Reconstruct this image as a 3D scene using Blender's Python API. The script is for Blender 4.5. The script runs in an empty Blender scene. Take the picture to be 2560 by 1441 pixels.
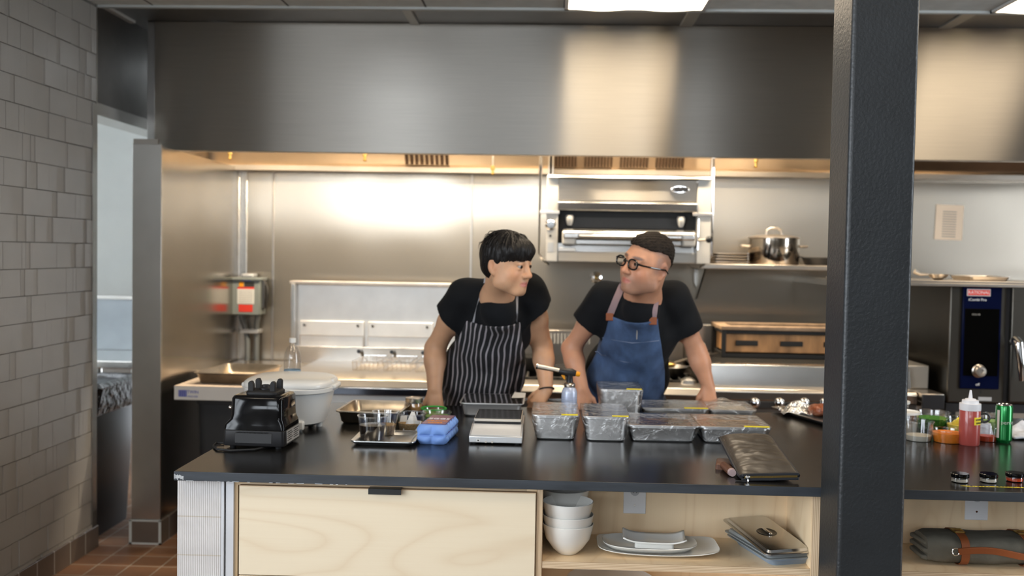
import bpy, bmesh, math, random
import numpy as np
from mathutils import Vector, Matrix, noise
R = math.radians
S = bpy.context.scene
COL = S.collection
random.seed(7)
FPX = 2489.0
CAMLOC = Vector((0, 0, 1.635))
CM = Matrix.Rotation(R(2.19), 4, 'Z') @ Matrix.Rotation(R(90 - 2.04), 4, 'X') @ Matrix.Rotation(R(0.95), 4, 'Z')

def ray(px, py):
    return CM.to_3x3() @ Vector(((px - 1280) / FPX, -(py - 720.5) / FPX, -1))
def at(px, py, Y):
    d = ray(px, py); return CAMLOC + d * (Y / d.y)
def atz(px, py, z):
    d = ray(px, py); return CAMLOC + d * ((z - CAMLOC.z) / d.z)
def axz(px, py, Y):
    p = at(px, py, Y); return p.x, p.z

# ------------------------------------------------------------------ tagging
def tag(o, label=None, cat=None, group=None, kind=None):
    if label: o['label'] = label
    if cat: o['category'] = cat
    if group: o['group'] = group
    if kind: o['kind'] = kind
    return o
def thing(name, label, cat, loc=(0, 0, 0), rz=0, group=None):
    o = bpy.data.objects.new(name, None); COL.objects.link(o)
    o.location = loc; o.rotation_euler = (0, 0, rz); o.empty_display_size = .05
    return tag(o, label, cat, group)
def copy_tree(o, parent=None):
    c = o.copy(); COL.objects.link(c); c.parent = parent
    for ch in list(o.children): copy_tree(ch, c)
    return c

# ------------------------------------------------------------------ mesh builder
class MB:
    def __init__(s): s.v = []; s.f = []; s.M = Matrix.Identity(4); s.uv = None
    def add(s, vs, fs):
        n = len(s.v)
        s.v += [tuple(s.M @ Vector(p)) for p in vs]
        s.f += [tuple(n + i for i in f) for f in fs]
        return s
    def box(s, x0, x1, y0, y1, z0, z1):
        vs = [(x, y, z) for z in (z0, z1) for y in (y0, y1) for x in (x0, x1)]
        return s.add(vs, [(0, 2, 3, 1), (4, 5, 7, 6), (0, 1, 5, 4), (2, 6, 7, 3), (0, 4, 6, 2), (1, 3, 7, 5)])
    def loft(s, rings, cap0=True, cap1=True, closed=True):
        n = len(rings[0]); vs = [p for r in rings for p in r]; fs = []
        for i in range(len(rings) - 1):
            for j in range(n if closed else n - 1):
                a = i * n + j; b = i * n + (j + 1) % n
                fs.append((a, b, b + n, a + n))
        if cap0: fs.append(tuple(reversed(range(n))))
        if cap1: fs.append(tuple(range((len(rings) - 1) * n, len(rings) * n)))
        return s.add(vs, fs)
    def lathe(s, prof, c=(0, 0, 0), n=32, sx=1, sy=1, p=2, cap0=True, cap1=True):
        rings = []
        for r, z in prof:
            ring = []
            for k in range(n):
                t = 2 * math.pi * k / n; ct, st = math.cos(t), math.sin(t)
                if p != 2:
                    q = (abs(ct) ** p + abs(st) ** p) ** (-1 / p); ct *= q; st *= q
                ring.append((c[0] + r * ct * sx, c[1] + r * st * sy, c[2] + z))
            rings.append(ring)
        return s.loft(rings, cap0, cap1)
    def tube(s, pts, r, n=10, caps=True):
        P = [Vector(p) for p in pts]; rings = []; up = None
        for i, p in enumerate(P):
            t = (P[min(i + 1, len(P) - 1)] - P[max(i - 1, 0)]).normalized()
            if up is None:
                up = Vector((0, 0, 1)) if abs(t.z) < .9 else Vector((1, 0, 0))
            a = t.cross(up)
            if a.length < 1e-6: a = t.orthogonal()
            a.normalize(); b = a.cross(t).normalized(); up = b
            rr = r[i] if isinstance(r, (list, tuple)) else r
            rings.append([tuple(p + a * math.cos(2 * math.pi * k / n) * rr + b * math.sin(2 * math.pi * k / n) * rr) for k in range(n)])
        return s.loft([list(reversed(q)) for q in rings], caps, caps)
    def strip(s, pts, w, th, up=(0, 0, 1)):
        P = [Vector(p) for p in pts]; rings = []; up = Vector(up)
        for i, p in enumerate(P):
            t = (P[min(i + 1, len(P) - 1)] - P[max(i - 1, 0)]).normalized()
            a = t.cross(up).normalized() * (w / 2); b = up.normalized() * (th / 2)
            rings.append([tuple(p - a - b), tuple(p + a - b), tuple(p + a + b), tuple(p - a + b)])
        return s.loft(rings)
    def grid(s, fn, nu, nv):
        vs = [tuple(fn(i / nu, j / nv)) for j in range(nv + 1) for i in range(nu + 1)]
        fs = [(j * (nu + 1) + i, j * (nu + 1) + i + 1, (j + 1) * (nu + 1) + i + 1, (j + 1) * (nu + 1) + i) for j in range(nv) for i in range(nu)]
        return s.add(vs, fs)
    def sphere(s, c, rx, ry=None, rz=None, n=20, m=12):
        ry = ry or rx; rz = rz or rx
        prof = [(math.sin(math.pi * i / m), -math.cos(math.pi * i / m)) for i in range(m + 1)]
        prof[0] = (.002, -1); prof[-1] = (.002, 1)
        return s.loft([[(c[0] + r * rx * math.cos(2 * math.pi * k / n), c[1] + r * ry * math.sin(2 * math.pi * k / n), c[2] + z * rz) for k in range(n)] for r, z in prof])
    def prism(s, poly, y0, y1):      # poly in x,z ; extruded along y
        return s.loft([[(x, y0, z) for x, z in poly], [(x, y1, z) for x, z in poly]])
    def prismx(s, poly, x0, x1):     # poly in y,z ; extruded along x
        return s.loft([[(x0, y, z) for y, z in poly], [(x1, y, z) for y, z in poly]])
    def build(s, name, mat, parent=None, bev=0, seg=2, smooth=True, ang=38, sub=0, fix=True):
        me = bpy.data.meshes.new(name); me.from_pydata(s.v, [], s.f)
        if fix:
            bm = bmesh.new(); bm.from_mesh(me); bmesh.ops.recalc_face_normals(bm, faces=bm.faces); bm.to_mesh(me); bm.free()
        if smooth and len(me.polygons):
            me.polygons.foreach_set('use_smooth', [True] * len(me.polygons)); me.set_sharp_from_angle(angle=R(ang))
        me.update()
        o = bpy.data.objects.new(name, me); COL.objects.link(o)
        for m in (mat if isinstance(mat, (list, tuple)) else [mat]): me.materials.append(m)
        if parent: o.parent = parent
        if bev:
            b = o.modifiers.new('bevel', 'BEVEL'); b.width = bev; b.segments = seg; b.limit_method = 'ANGLE'; b.angle_limit = R(40); b.harden_normals = False
        if sub:
            u = o.modifiers.new('sub', 'SUBSURF'); u.levels = sub; u.render_levels = sub
        return o
def rrect(w, d, r, z, cx=0, cy=0, n=5):
    out = []
    for qx, qy, a0 in ((1, 1, 0), (-1, 1, 90), (-1, -1, 180), (1, -1, 270)):
        for k in range(n + 1):
            a = R(a0 + 90 * k / n)
            out.append((cx + qx * (w / 2 - r) + r * math.cos(a), cy + qy * (d / 2 - r) + r * math.sin(a), z))
    return out
def part(name, mat, parent, x0, x1, y0, y1, z0, z1, bev=.002, seg=2):
    return MB().box(x0, x1, y0, y1, z0, z1).build(name, mat, parent, bev, seg)
def text(name, s, size, mat, parent, loc, rot=(R(90), 0, 0), ext=.0006, align='CENTER', xs=1):
    cu = bpy.data.curves.new(name, 'FONT'); cu.body = s; cu.size = size; cu.extrude = ext; cu.align_x = align; cu.align_y = 'CENTER'; cu.resolution_u = 3
    o = bpy.data.objects.new('tmp', cu); COL.objects.link(o)
    me = bpy.data.meshes.new_from_object(o.evaluated_get(bpy.context.evaluated_depsgraph_get()))
    bpy.data.objects.remove(o); bpy.data.curves.remove(cu)
    me.name = name; me.materials.clear(); me.materials.append(mat)
    q = bpy.data.objects.new(name, me); COL.objects.link(q); q.parent = parent; q.location = loc; q.rotation_euler = rot; q.scale = (xs, 1, 1)
    return q

# ------------------------------------------------------------------ materials
def mat(name, col, rough=.5, metal=0, bump=0, bscale=40, var=.06, vscale=8, spec=.5, coat=0, ani=0, tan=None, trans=0, alpha=1, emit=None, est=0, ior=1.45, stretch=None, wavy=0, wscale=2, sheen=0, rvar=0, sss=0):
    m = bpy.data.materials.new(name); m.use_nodes = True; nt = m.node_tree; N = nt.nodes; L = nt.links
    b = N['Principled BSDF']; c = tuple(col) + (1,)
    b.inputs['Roughness'].default_value = rough; b.inputs['Metallic'].default_value = metal
    b.inputs['Specular IOR Level'].default_value = spec; b.inputs['Coat Weight'].default_value = coat; b.inputs['Coat Roughness'].default_value = .08
    b.inputs['IOR'].default_value = ior; b.inputs['Transmission Weight'].default_value = trans; b.inputs['Alpha'].default_value = alpha
    if sheen: b.inputs['Sheen Weight'].default_value = sheen
    if sss:
        b.inputs['Subsurface Weight'].default_value = sss; b.inputs['Subsurface Radius'].default_value = (.012, .005, .003); b.inputs['Subsurface Scale'].default_value = 1
    tc = N.new('ShaderNodeTexCoord'); mp = N.new('ShaderNodeMapping'); L.new(tc.outputs['Object'], mp.inputs[0])
    if stretch: mp.inputs['Scale'].default_value = stretch
    ns = N.new('ShaderNodeTexNoise'); ns.inputs['Scale'].default_value = vscale; ns.inputs['Detail'].default_value = 4; L.new(mp.outputs[0], ns.inputs[0])
    rp = N.new('ShaderNodeMapRange'); rp.inputs[1].default_value = .25; rp.inputs[2].default_value = .75; rp.inputs[3].default_value = 1 - var; rp.inputs[4].default_value = 1 + var
    L.new(ns.outputs[0], rp.inputs[0])
    mx = N.new('ShaderNodeVectorMath'); mx.operation = 'SCALE'; mx.inputs[0].default_value = col; L.new(rp.outputs[0], mx.inputs['Scale'])
    L.new(mx.outputs[0], b.inputs['Base Color'])
    if rvar:
        rr = N.new('ShaderNodeMapRange'); rr.inputs[1].default_value = .3; rr.inputs[2].default_value = .7; rr.inputs[3].default_value = rough - rvar; rr.inputs[4].default_value = rough + rvar
        L.new(ns.outputs[0], rr.inputs[0]); L.new(rr.outputs[0], b.inputs['Roughness'])
    last = None
    if bump:
        n2 = N.new('ShaderNodeTexNoise'); n2.inputs['Scale'].default_value = bscale; n2.inputs['Detail'].default_value = 3; L.new(mp.outputs[0], n2.inputs[0])
        bp = N.new('ShaderNodeBump'); bp.inputs['Strength'].default_value = 1; bp.inputs['Distance'].default_value = bump; L.new(n2.outputs[0], bp.inputs['Height']); last = bp
    if wavy:
        n3 = N.new('ShaderNodeTexNoise'); n3.inputs['Scale'].default_value = wscale; n3.inputs['Detail'].default_value = 1; L.new(tc.outputs['Object'], n3.inputs[0])
        b3 = N.new('ShaderNodeBump'); b3.inputs['Distance'].default_value = wavy; L.new(n3.outputs[0], b3.inputs['Height'])
        if last: L.new(last.outputs[0], b3.inputs['Normal'])
        last = b3
    if last: L.new(last.outputs[0], b.inputs['Normal'])
    if ani:
        b.inputs['Anisotropic'].default_value = ani
        cx = N.new('ShaderNodeCombineXYZ')
        for i in range(3): cx.inputs[i].default_value = tan[i]
        L.new(cx.outputs[0], b.inputs['Tangent'])
    if emit:
        b.inputs['Emission Color'].default_value = tuple(emit) + (1,); b.inputs['Emission Strength'].default_value = est
    m['pb'] = 1
    return m
def film_mat(name, crink=.004, scale=30, glossy=.35, tint=(.95, .95, .95), rough=.08):
    m = bpy.data.materials.new(name); m.use_nodes = True; nt = m.node_tree; N = nt.nodes; L = nt.links; N.clear()
    out = N.new('ShaderNodeOutputMaterial'); mix = N.new('ShaderNodeMixShader'); tr = N.new('ShaderNodeBsdfTransparent'); gl = N.new('ShaderNodeBsdfGlossy')
    tr.inputs[0].default_value = tuple(tint) + (1,); gl.inputs['Roughness'].default_value = rough
    fr = N.new('ShaderNodeLayerWeight'); fr.inputs[0].default_value = .5
    pw = N.new('ShaderNodeMath'); pw.operation = 'POWER'; pw.inputs[1].default_value = 3.5; L.new(fr.outputs['Facing'], pw.inputs[0])
    tc = N.new('ShaderNodeTexCoord'); ns = N.new('ShaderNodeTexNoise'); ns.inputs['Scale'].default_value = scale; ns.inputs['Detail'].default_value = 5; ns.inputs['Distortion'].default_value = 1.5
    L.new(tc.outputs['Object'], ns.inputs[0])
    bp = N.new('ShaderNodeBump'); bp.inputs['Distance'].default_value = crink; L.new(ns.outputs[0], bp.inputs['Height'])
    L.new(bp.outputs[0], gl.inputs['Normal']); L.new(bp.outputs[0], fr.inputs['Normal'])
    ad = N.new('ShaderNodeMath'); ad.operation = 'MULTIPLY_ADD'; ad.inputs[1].default_value = 1.0; ad.inputs[2].default_value = glossy * .35 + .04; ad.use_clamp = True
    L.new(pw.outputs[0], ad.inputs[0]); L.new(ad.outputs[0], mix.inputs[0]); L.new(tr.outputs[0], mix.inputs[1]); L.new(gl.outputs[0], mix.inputs[2]); L.new(mix.outputs[0], out.inputs[0])
    return m
X_, Y_, Z_ = (1, 0, 0), (0, 1, 0), (0, 0, 1)
M = {}
def two_lobe(m, rough, ani, tan, fac=.5):
    nt = m.node_tree; N = nt.nodes; L = nt.links; b = N['Principled BSDF']; out = N['Material Output']
    g = N.new('ShaderNodeBsdfAnisotropic'); g.inputs['Roughness'].default_value = rough; g.inputs['Anisotropy'].default_value = ani
    cx = N.new('ShaderNodeCombineXYZ')
    for i in range(3): cx.inputs[i].default_value = tan[i]
    L.new(cx.outputs[0], g.inputs['Tangent']); L.new(b.inputs['Base Color'].links[0].from_socket, g.inputs['Color'])
    if b.inputs['Normal'].links: L.new(b.inputs['Normal'].links[0].from_socket, g.inputs['Normal'])
    x = N.new('ShaderNodeMixShader'); x.inputs[0].default_value = fac; L.new(b.outputs[0], x.inputs[1]); L.new(g.outputs[0], x.inputs[2]); L.new(x.outputs[0], out.inputs[0])
    return m
M['hood'] = mat('brushed_steel_hood', (.42, .395, .355), .33, 1, ani=1.0, tan=Z_, var=.05, vscale=3, stretch=(1, 1, 60), bump=.00006, bscale=12, wavy=.004, wscale=.9)
M['wallsteel'] = mat('steel_wall_sheet', (.46, .415, .35), .22, 1, ani=.95, tan=X_, var=.04, vscale=2, stretch=(1, 1, .3), wavy=.016, wscale=1.1); two_lobe(M['wallsteel'], .5, .2, X_, .38)
M['steel'] = mat('brushed_stainless', (.60, .585, .56), .27, 1, var=.05, bump=.0001, bscale=60)
M['steeldark'] = mat('dark_steel_panel', (.16, .15, .14), .35, 1, var=.1, wavy=.01, wscale=1.5)
M['soffit'] = mat('soffit_steel', (.22, .21, .20), .35, 1, var=.08, wavy=.006)
M['steelwarm'] = mat('warm_stainless', (.62, .56, .49), .3, 1, var=.06, bump=.0001)
M['chrome'] = mat('chrome', (.8, .8, .8), .06, 1, var=.01)
M['whitesteel'] = mat('cream_enamel', (.58, .55, .50), .3, 0, var=.03, spec=.6)
M['castiron'] = mat('cast_iron', (.03, .028, .026), .6, .3, bump=.001, bscale=90)
M['blackpl'] = mat('black_plastic', (.018, .018, .02), .35, 0, var=.1)
M['glossblack'] = mat('gloss_black_plastic', (.004, .004, .005), .08, 0, var=.3, vscale=30, rvar=.03, spec=.35)
M['rubber'] = mat('black_rubber', (.012, .012, .013), .6, 0)
M['column'] = mat('black_painted_steel', (.014, .017, .020), .42, 0, bump=.0013, bscale=120, var=.15, spec=.55)
M['white'] = mat('white_plastic', (.78, .78, .76), .3, 0, var=.02, coat=.3)
M['ceramic'] = mat('white_glazed_ceramic', (.80, .79, .75), .12, 0, var=.02, coat=.5)
M['paper'] = mat('white_paper', (.8, .78, .73), .8, 0, var=.04)
M['sign'] = mat('cream_notice_paper', (.8, .68, .56), .8, 0, var=.03)
M['ink'] = mat('black_ink', (.03, .03, .03), .8)
M['greyink'] = mat('grey_ink', (.35, .33, .3), .8)
M['blueink'] = mat('blue_ink', (.12, .14, .5), .7)
M['red'] = mat('red_print', (.75, .05, .03), .6)
M['yellow'] = mat('yellow_tape', (.85, .68, .03), .55, 0, var=.05)
M['orange'] = mat('orange_plastic', (.9, .35, .01), .4)
M['cardwhite'] = mat('white_cardboard', (.72, .70, .67), .75, 0, var=.03)
M['bin'] = mat('dark_grey_bin', (.035, .038, .042), .5, 0, var=.1)
M['blackbag'] = mat('black_bin_bag', (.01, .01, .011), .22, 0, bump=.03, bscale=22, coat=.4)
M['greybox'] = mat('grey_green_enamel', (.25, .27, .25), .45, 0, var=.05)
M['brass'] = mat('brass', (.65, .45, .15), .3, 1)
M['glass'] = mat('clear_plastic', (.97, .98, .98), .05, 0, trans=1, ior=1.2, var=0)
M['lens'] = film_mat('thin_clear_plastic', .0006, 20, .16, (.97, .97, .975), .05)
M['cup'] = film_mat('deli_cup_plastic', .0002, 14, .28, (.955, .96, .965), .10)
M['film'] = film_mat('cling_film', .013, 24, .45, (.96, .96, .96), .10)
M['filmtop'] = film_mat('taut_cling_film', .010, 16, .6, (.95, .95, .95), .08)
M['soy'] = mat('dark_brown_liquid', (.010, .005, .003), .2, 0, spec=.15)
M['grain'] = mat('spice_grains', (.42, .28, .13), .8, 0, bump=.004, bscale=180, var=.4, vscale=200)
M['herb'] = mat('chopped_green_herbs', (.05, .22, .02), .6, 0, bump=.006, bscale=120, var=.6, vscale=120)
M['salad'] = mat('pale_green_salad', (.25, .42, .12), .6, 0, bump=.008, bscale=60, var=.5, vscale=60)
M['carrot'] = mat('orange_sauce', (.80, .22, .015), .5, 0, bump=.002, bscale=90, var=.15, vscale=50)
M['lemon'] = mat('lemon_flesh', (.85, .65, .1), .4, 0, bump=.002, bscale=90, var=.15, vscale=50)
M['redsauce'] = mat('red_chilli_sauce', (.6, .07, .02), .25)
M['pink'] = mat('pink_sauce', (.37, .07, .06), .3, 0, var=.04, coat=.5)
M['cream'] = mat('pale_dressing', (.55, .52, .44), .4)
M['meat'] = mat('roast_meat', (.3, .08, .03), .35, 0, bump=.006, bscale=60, var=.5, vscale=40, coat=.3)
M['foil'] = mat('crumpled_foil', (.8, .8, .8), .2, 1, bump=.02, bscale=35, var=.02)
M['pan'] = mat('hotel_pan_steel', (.86, .85, .84), .38, .75, var=.05, bump=.0006, bscale=18)
M['panold'] = mat('stained_roasting_pan', (.48, .41, .32), .3, 1, var=.25, vscale=14, bump=.0005, bscale=25)
M['leather'] = mat('dark_brown_leather', (.06, .048, .036), .38, 0, bump=.004, bscale=9, var=.25, vscale=10, stretch=(.6, 2.4, 1), coat=.15)
M['leathertrim'] = mat('black_leather_trim', (.015, .016, .02), .5, 0, bump=.0005, bscale=80)
M['tanleather'] = mat('cognac_leather', (.28, .08, .025), .45, 0, bump=.0006, bscale=90, var=.15)
M['canvas'] = mat('olive_grey_waxed_canvas', (.13, .12, .095), .8, 0, bump=.005, bscale=22, var=.25, vscale=14)
M['walnut'] = mat('walnut_wood', (.11, .042, .02), .4, 0, stretch=(1, 1, 12), var=.3, vscale=10)
M['eggblue'] = mat('blue_moulded_pulp', (.20, .36, .80), .7, 0, bump=.001, bscale=60, var=.05)
M['purple'] = mat('purple_printed_label', (.08, .06, .22), .35, 0, var=.15, coat=.2)
M['can'] = mat('green_can', (.01, .23, .05), .22, .6, var=.06, coat=.5)
M['navy'] = mat('navy_control_glass', (.003, .005, .024), .15, 0, spec=.06, var=.1)
M['darkglass'] = mat('black_display_glass', (.002, .002, .002), .12, 0, spec=.05)
M['silverlabel'] = mat('silver_label', (.5, .5, .5), .4, .3)
M['painted'] = mat('white_painted_plaster', (.72, .75, .74), .8, 0, var=.02)
M['softgrey'] = mat('soft_grey_plaster', (.14, .13, .112), .85, 0, var=.03)
M['cloth'] = mat('blue_white_tea_towel', (.6, .62, .68), .9, 0, bump=.003, bscale=40, var=.25, vscale=30)
M['lampglow'] = mat('lit_lamp_glass', (1, .9, .75), .5, emit=(1, .80, .55), est=30)
M['troffer'] = mat('lit_troffer_panel', (1, .93, .82), .6, emit=(1, .82, .60), est=6)
M['plug'] = mat('outlet_plate_white', (.86, .86, .88), .35)

def wood_mat(name, c1, c2, axis='x', rough=.45, scale=3.0):
    m = bpy.data.materials.new(name); m.use_nodes = True; nt = m.node_tree; N = nt.nodes; L = nt.links; b = N['Principled BSDF']
    tc = N.new('ShaderNodeTexCoord'); mp = N.new('ShaderNodeMapping'); L.new(tc.outputs['Object'], mp.inputs[0])
    mp.inputs['Scale'].default_value = {'x': (.22, 1, 1.4), 'z': (1.6, 1, .35)}[axis]
    ns = N.new('ShaderNodeTexNoise'); ns.inputs['Scale'].default_value = scale; ns.inputs['Detail'].default_value = 2; ns.inputs['Distortion'].default_value = .4; L.new(mp.outputs[0], ns.inputs[0])
    mm = N.new('ShaderNodeMath'); mm.operation = 'MULTIPLY'; mm.inputs[1].default_value = 16; L.new(ns.outputs[0], mm.inputs[0])
    fr = N.new('ShaderNodeMath'); fr.operation = 'PINGPONG'; fr.inputs[1].default_value = 1; L.new(mm.outputs[0], fr.inputs[0])
    n2 = N.new('ShaderNodeTexNoise'); n2.inputs['Scale'].default_value = 60; m2 = N.new('ShaderNodeMapping'); m2.inputs['Scale'].default_value = {'x': (.05, 1, 3), 'z': (3, 1, .05)}[axis]
    L.new(tc.outputs['Object'], m2.inputs[0]); L.new(m2.outputs[0], n2.inputs[0])
    pw = N.new('ShaderNodeMath'); pw.operation = 'POWER'; pw.inputs[1].default_value = 4; L.new(fr.outputs[0], pw.inputs[0])
    ad = N.new('ShaderNodeMath'); ad.operation = 'MULTIPLY_ADD'; ad.inputs[1].default_value = .5; L.new(n2.outputs[0], ad.inputs[0]); L.new(pw.outputs[0], ad.inputs[2])
    mr = N.new('ShaderNodeMapRange'); mr.inputs[1].default_value = .15; mr.inputs[2].default_value = 1.3; L.new(ad.outputs[0], mr.inputs[0])
    mx = N.new('ShaderNodeMix'); mx.data_type = 'RGBA'; mx.inputs[6].default_value = c1 + (1,); mx.inputs[7].default_value = c2 + (1,)
    L.new(mr.outputs[0], mx.inputs[0]); L.new(mx.outputs[2], b.inputs['Base Color']); b.inputs['Roughness'].default_value = rough
    return m
M['birch'] = wood_mat('birch_plywood_face', (.84, .73, .55), (.77, .64, .46), 'x', .42)
M['birchin'] = wood_mat('birch_plywood_inside', (.93, .72, .47), (.84, .62, .38), 'z', .42)
M['board'] = mat('scorched_wood', (.50, .26, .11), .6, 0, stretch=(1, 1, .25), var=.6, vscale=14)
def ply_mat():
    m = bpy.data.materials.new('plywood_layered_edge'); m.use_nodes = True; nt = m.node_tree; N = nt.nodes; L = nt.links; b = N['Principled BSDF']
    tc = N.new('ShaderNodeTexCoord'); sp = N.new('ShaderNodeSeparateXYZ'); L.new(tc.outputs['Generated'], sp.inputs[0])
    return m, N, L, b, sp
def ply(axis, name):
    m, N, L, b, sp = ply_mat(); m.name = name
    mu = N.new('ShaderNodeMath'); mu.operation = 'MULTIPLY'; mu.inputs[1].default_value = 9; L.new(sp.outputs[axis], mu.inputs[0])
    fr = N.new('ShaderNodeMath'); fr.operation = 'PINGPONG'; fr.inputs[1].default_value = 1; L.new(mu.outputs[0], fr.inputs[0])
    mx = N.new('ShaderNodeMix'); mx.data_type = 'RGBA'; mx.inputs[6].default_value = (.78, .62, .42, 1); mx.inputs[7].default_value = (.42, .25, .13, 1)
    pw = N.new('ShaderNodeMath'); pw.operation = 'POWER'; pw.inputs[1].default_value = 2; L.new(fr.outputs[0], pw.inputs[0])
    L.new(pw.outputs[0], mx.inputs[0]); L.new(mx.outputs[2], b.inputs['Base Color']); b.inputs['Roughness'].default_value = .5
    return m
M['plyx'] = ply(0, 'plywood_edge_vertical'); M['plyz'] = ply(2, 'plywood_edge_horizontal')

def grid_mat(name, tilec, groutc, sx, sy, g=.004, rough=.5, ax=(0, 1), off=(0, 0), var=.12, bump=.002, ribs=None):
    m = bpy.data.materials.new(name); m.use_nodes = True; nt = m.node_tree; N = nt.nodes; L = nt.links; b = N['Principled BSDF']
    tc = N.new('ShaderNodeTexCoord'); sp = N.new('ShaderNodeSeparateXYZ'); L.new(tc.outputs['Object'], sp.inputs[0])
    ms = []; cell = []
    for i, (a, s) in enumerate(zip(ax, (sx, sy))):
        o1 = N.new('ShaderNodeMath'); o1.operation = 'SUBTRACT'; o1.inputs[1].default_value = off[i]; L.new(sp.outputs[a], o1.inputs[0])
        d = N.new('ShaderNodeMath'); d.operation = 'DIVIDE'; d.inputs[1].default_value = s; L.new(o1.outputs[0], d.inputs[0])
        fl = N.new('ShaderNodeMath'); fl.operation = 'FLOOR'; L.new(d.outputs[0], fl.inputs[0]); cell.append(fl)
        fr = N.new('ShaderNodeMath'); fr.operation = 'FRACT'; L.new(d.outputs[0], fr.inputs[0])
        pp = N.new('ShaderNodeMath'); pp.operation = 'PINGPONG'; pp.inputs[1].default_value = .5; L.new(fr.outputs[0], pp.inputs[0])
        gt = N.new('ShaderNodeMath'); gt.operation = 'GREATER_THAN'; gt.inputs[1].default_value = g / s / 2; L.new(pp.outputs[0], gt.inputs[0]); ms.append(gt)
    mu = N.new('ShaderNodeMath'); mu.operation = 'MULTIPLY'; L.new(ms[0].outputs[0], mu.inputs[0]); L.new(ms[1].outputs[0], mu.inputs[1])
    cb = N.new('ShaderNodeCombineXYZ'); L.new(cell[0].outputs[0], cb.inputs[0]); L.new(cell[1].outputs[0], cb.inputs[1])
    wn = N.new('ShaderNodeTexWhiteNoise'); L.new(cb.outputs[0], wn.inputs[0])
    mr = N.new('ShaderNodeMapRange'); mr.inputs[3].default_value = 1 - var; mr.inputs[4].default_value = 1 + var; L.new(wn.outputs[0], mr.inputs[0])
    ns = N.new('ShaderNodeTexNoise'); ns.inputs['Scale'].default_value = 12; L.new(tc.outputs['Object'], ns.inputs[0])
    m2 = N.new('ShaderNodeMath'); m2.operation = 'MULTIPLY_ADD'; m2.inputs[1].default_value = .3; m2.inputs[2].default_value = -.15; L.new(ns.outputs[0], m2.inputs[0])
    ad = N.new('ShaderNodeMath'); L.new(mr.outputs[0], ad.inputs[0]); L.new(m2.outputs[0], ad.inputs[1])
    sc = N.new('ShaderNodeVectorMath'); sc.operation = 'SCALE'; sc.inputs[0].default_value = tilec; L.new(ad.outputs[0], sc.inputs['Scale'])
    mx = N.new('ShaderNodeMix'); mx.data_type = 'RGBA'; mx.inputs[6].default_value = tuple(groutc) + (1,); L.new(sc.outputs[0], mx.inputs[7]); L.new(mu.outputs[0], mx.inputs[0])
    L.new(mx.outputs[2], b.inputs['Base Color']); b.inputs['Roughness'].default_value = rough
    bp = N.new('ShaderNodeBump'); bp.inputs['Distance'].default_value = bump; L.new(mu.outputs[0], bp.inputs['Height']); L.new(bp.outputs[0], b.inputs['Normal'])
    if ribs is not None:
        rb = N.new('ShaderNodeMath'); rb.operation = 'MULTIPLY'; rb.inputs[1].default_value = 2 * math.pi / .0062; L.new(sp.outputs[ribs], rb.inputs[0])
        sn = N.new('ShaderNodeMath'); sn.operation = 'SINE'; L.new(rb.outputs[0], sn.inputs[0])
        b2 = N.new('ShaderNodeBump'); b2.inputs['Distance'].default_value = .0006; L.new(sn.outputs[0], b2.inputs['Height']); L.new(bp.outputs[0], b2.inputs['Normal']); L.new(b2.outputs[0], b.inputs['Normal'])
    return m
M['floor'] = grid_mat('brown_quarry_tile', (.20, .095, .045), (.32, .27, .22), .165, .165, .008, .5, off=(.02, .01))
M['base'] = grid_mat('brown_cove_tile', (.13, .10, .08), (.45, .45, .43), .165, .5, .006, .4, ax=(1, 2))
M['ceil'] = grid_mat('grey_ceiling_tile', (.80, .84, .82), (.12, .12, .12), .73, .73, .012, .8, off=(.05, 5.29), var=.03, bump=.004)
M['kneetile'] = grid_mat('white_ribbed_tile', (.70, .68, .67), (.60, .55, .48), 5, .127, .004, .35, ax=(0, 2), off=(-4, .886 - .127 * 3), var=.02, ribs=0)
def ribtile():
    m = mat('ribbed_wall_tile', (.40, .375, .34), .42, 0, var=.04); nt = m.node_tree; N = nt.nodes; L = nt.links; b = N['Principled BSDF']
    tc = N.new('ShaderNodeTexCoord'); sp = N.new('ShaderNodeSeparateXYZ'); L.new(tc.outputs['Object'], sp.inputs[0])
    rb = N.new('ShaderNodeMath'); rb.operation = 'MULTIPLY'; rb.inputs[1].default_value = 2 * math.pi / .0066; L.new(sp.outputs[1], rb.inputs[0])
    sn = N.new('ShaderNodeMath'); sn.operation = 'SINE'; L.new(rb.outputs[0], sn.inputs[0])
    b2 = N.new('ShaderNodeBump'); b2.inputs['Distance'].default_value = .0012; L.new(sn.outputs[0], b2.inputs['Height']); L.new(b2.outputs[0], b.inputs['Normal'])
    return m
M['ribtile'] = ribtile(); M['grout'] = mat('grey_grout', (.17, .16, .145), .8)
def counter_mat():
    m = mat('matt_black_laminate', (.008, .0076, .0072), .22, 0, var=.15, vscale=3, spec=.4)
    return m
M['counter'] = counter_mat()
M['countedge'] = mat('scuffed_black_edge', (.035, .042, .052), .5, 0, var=.3, vscale=6, stretch=(1, 1, 8))
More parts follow.
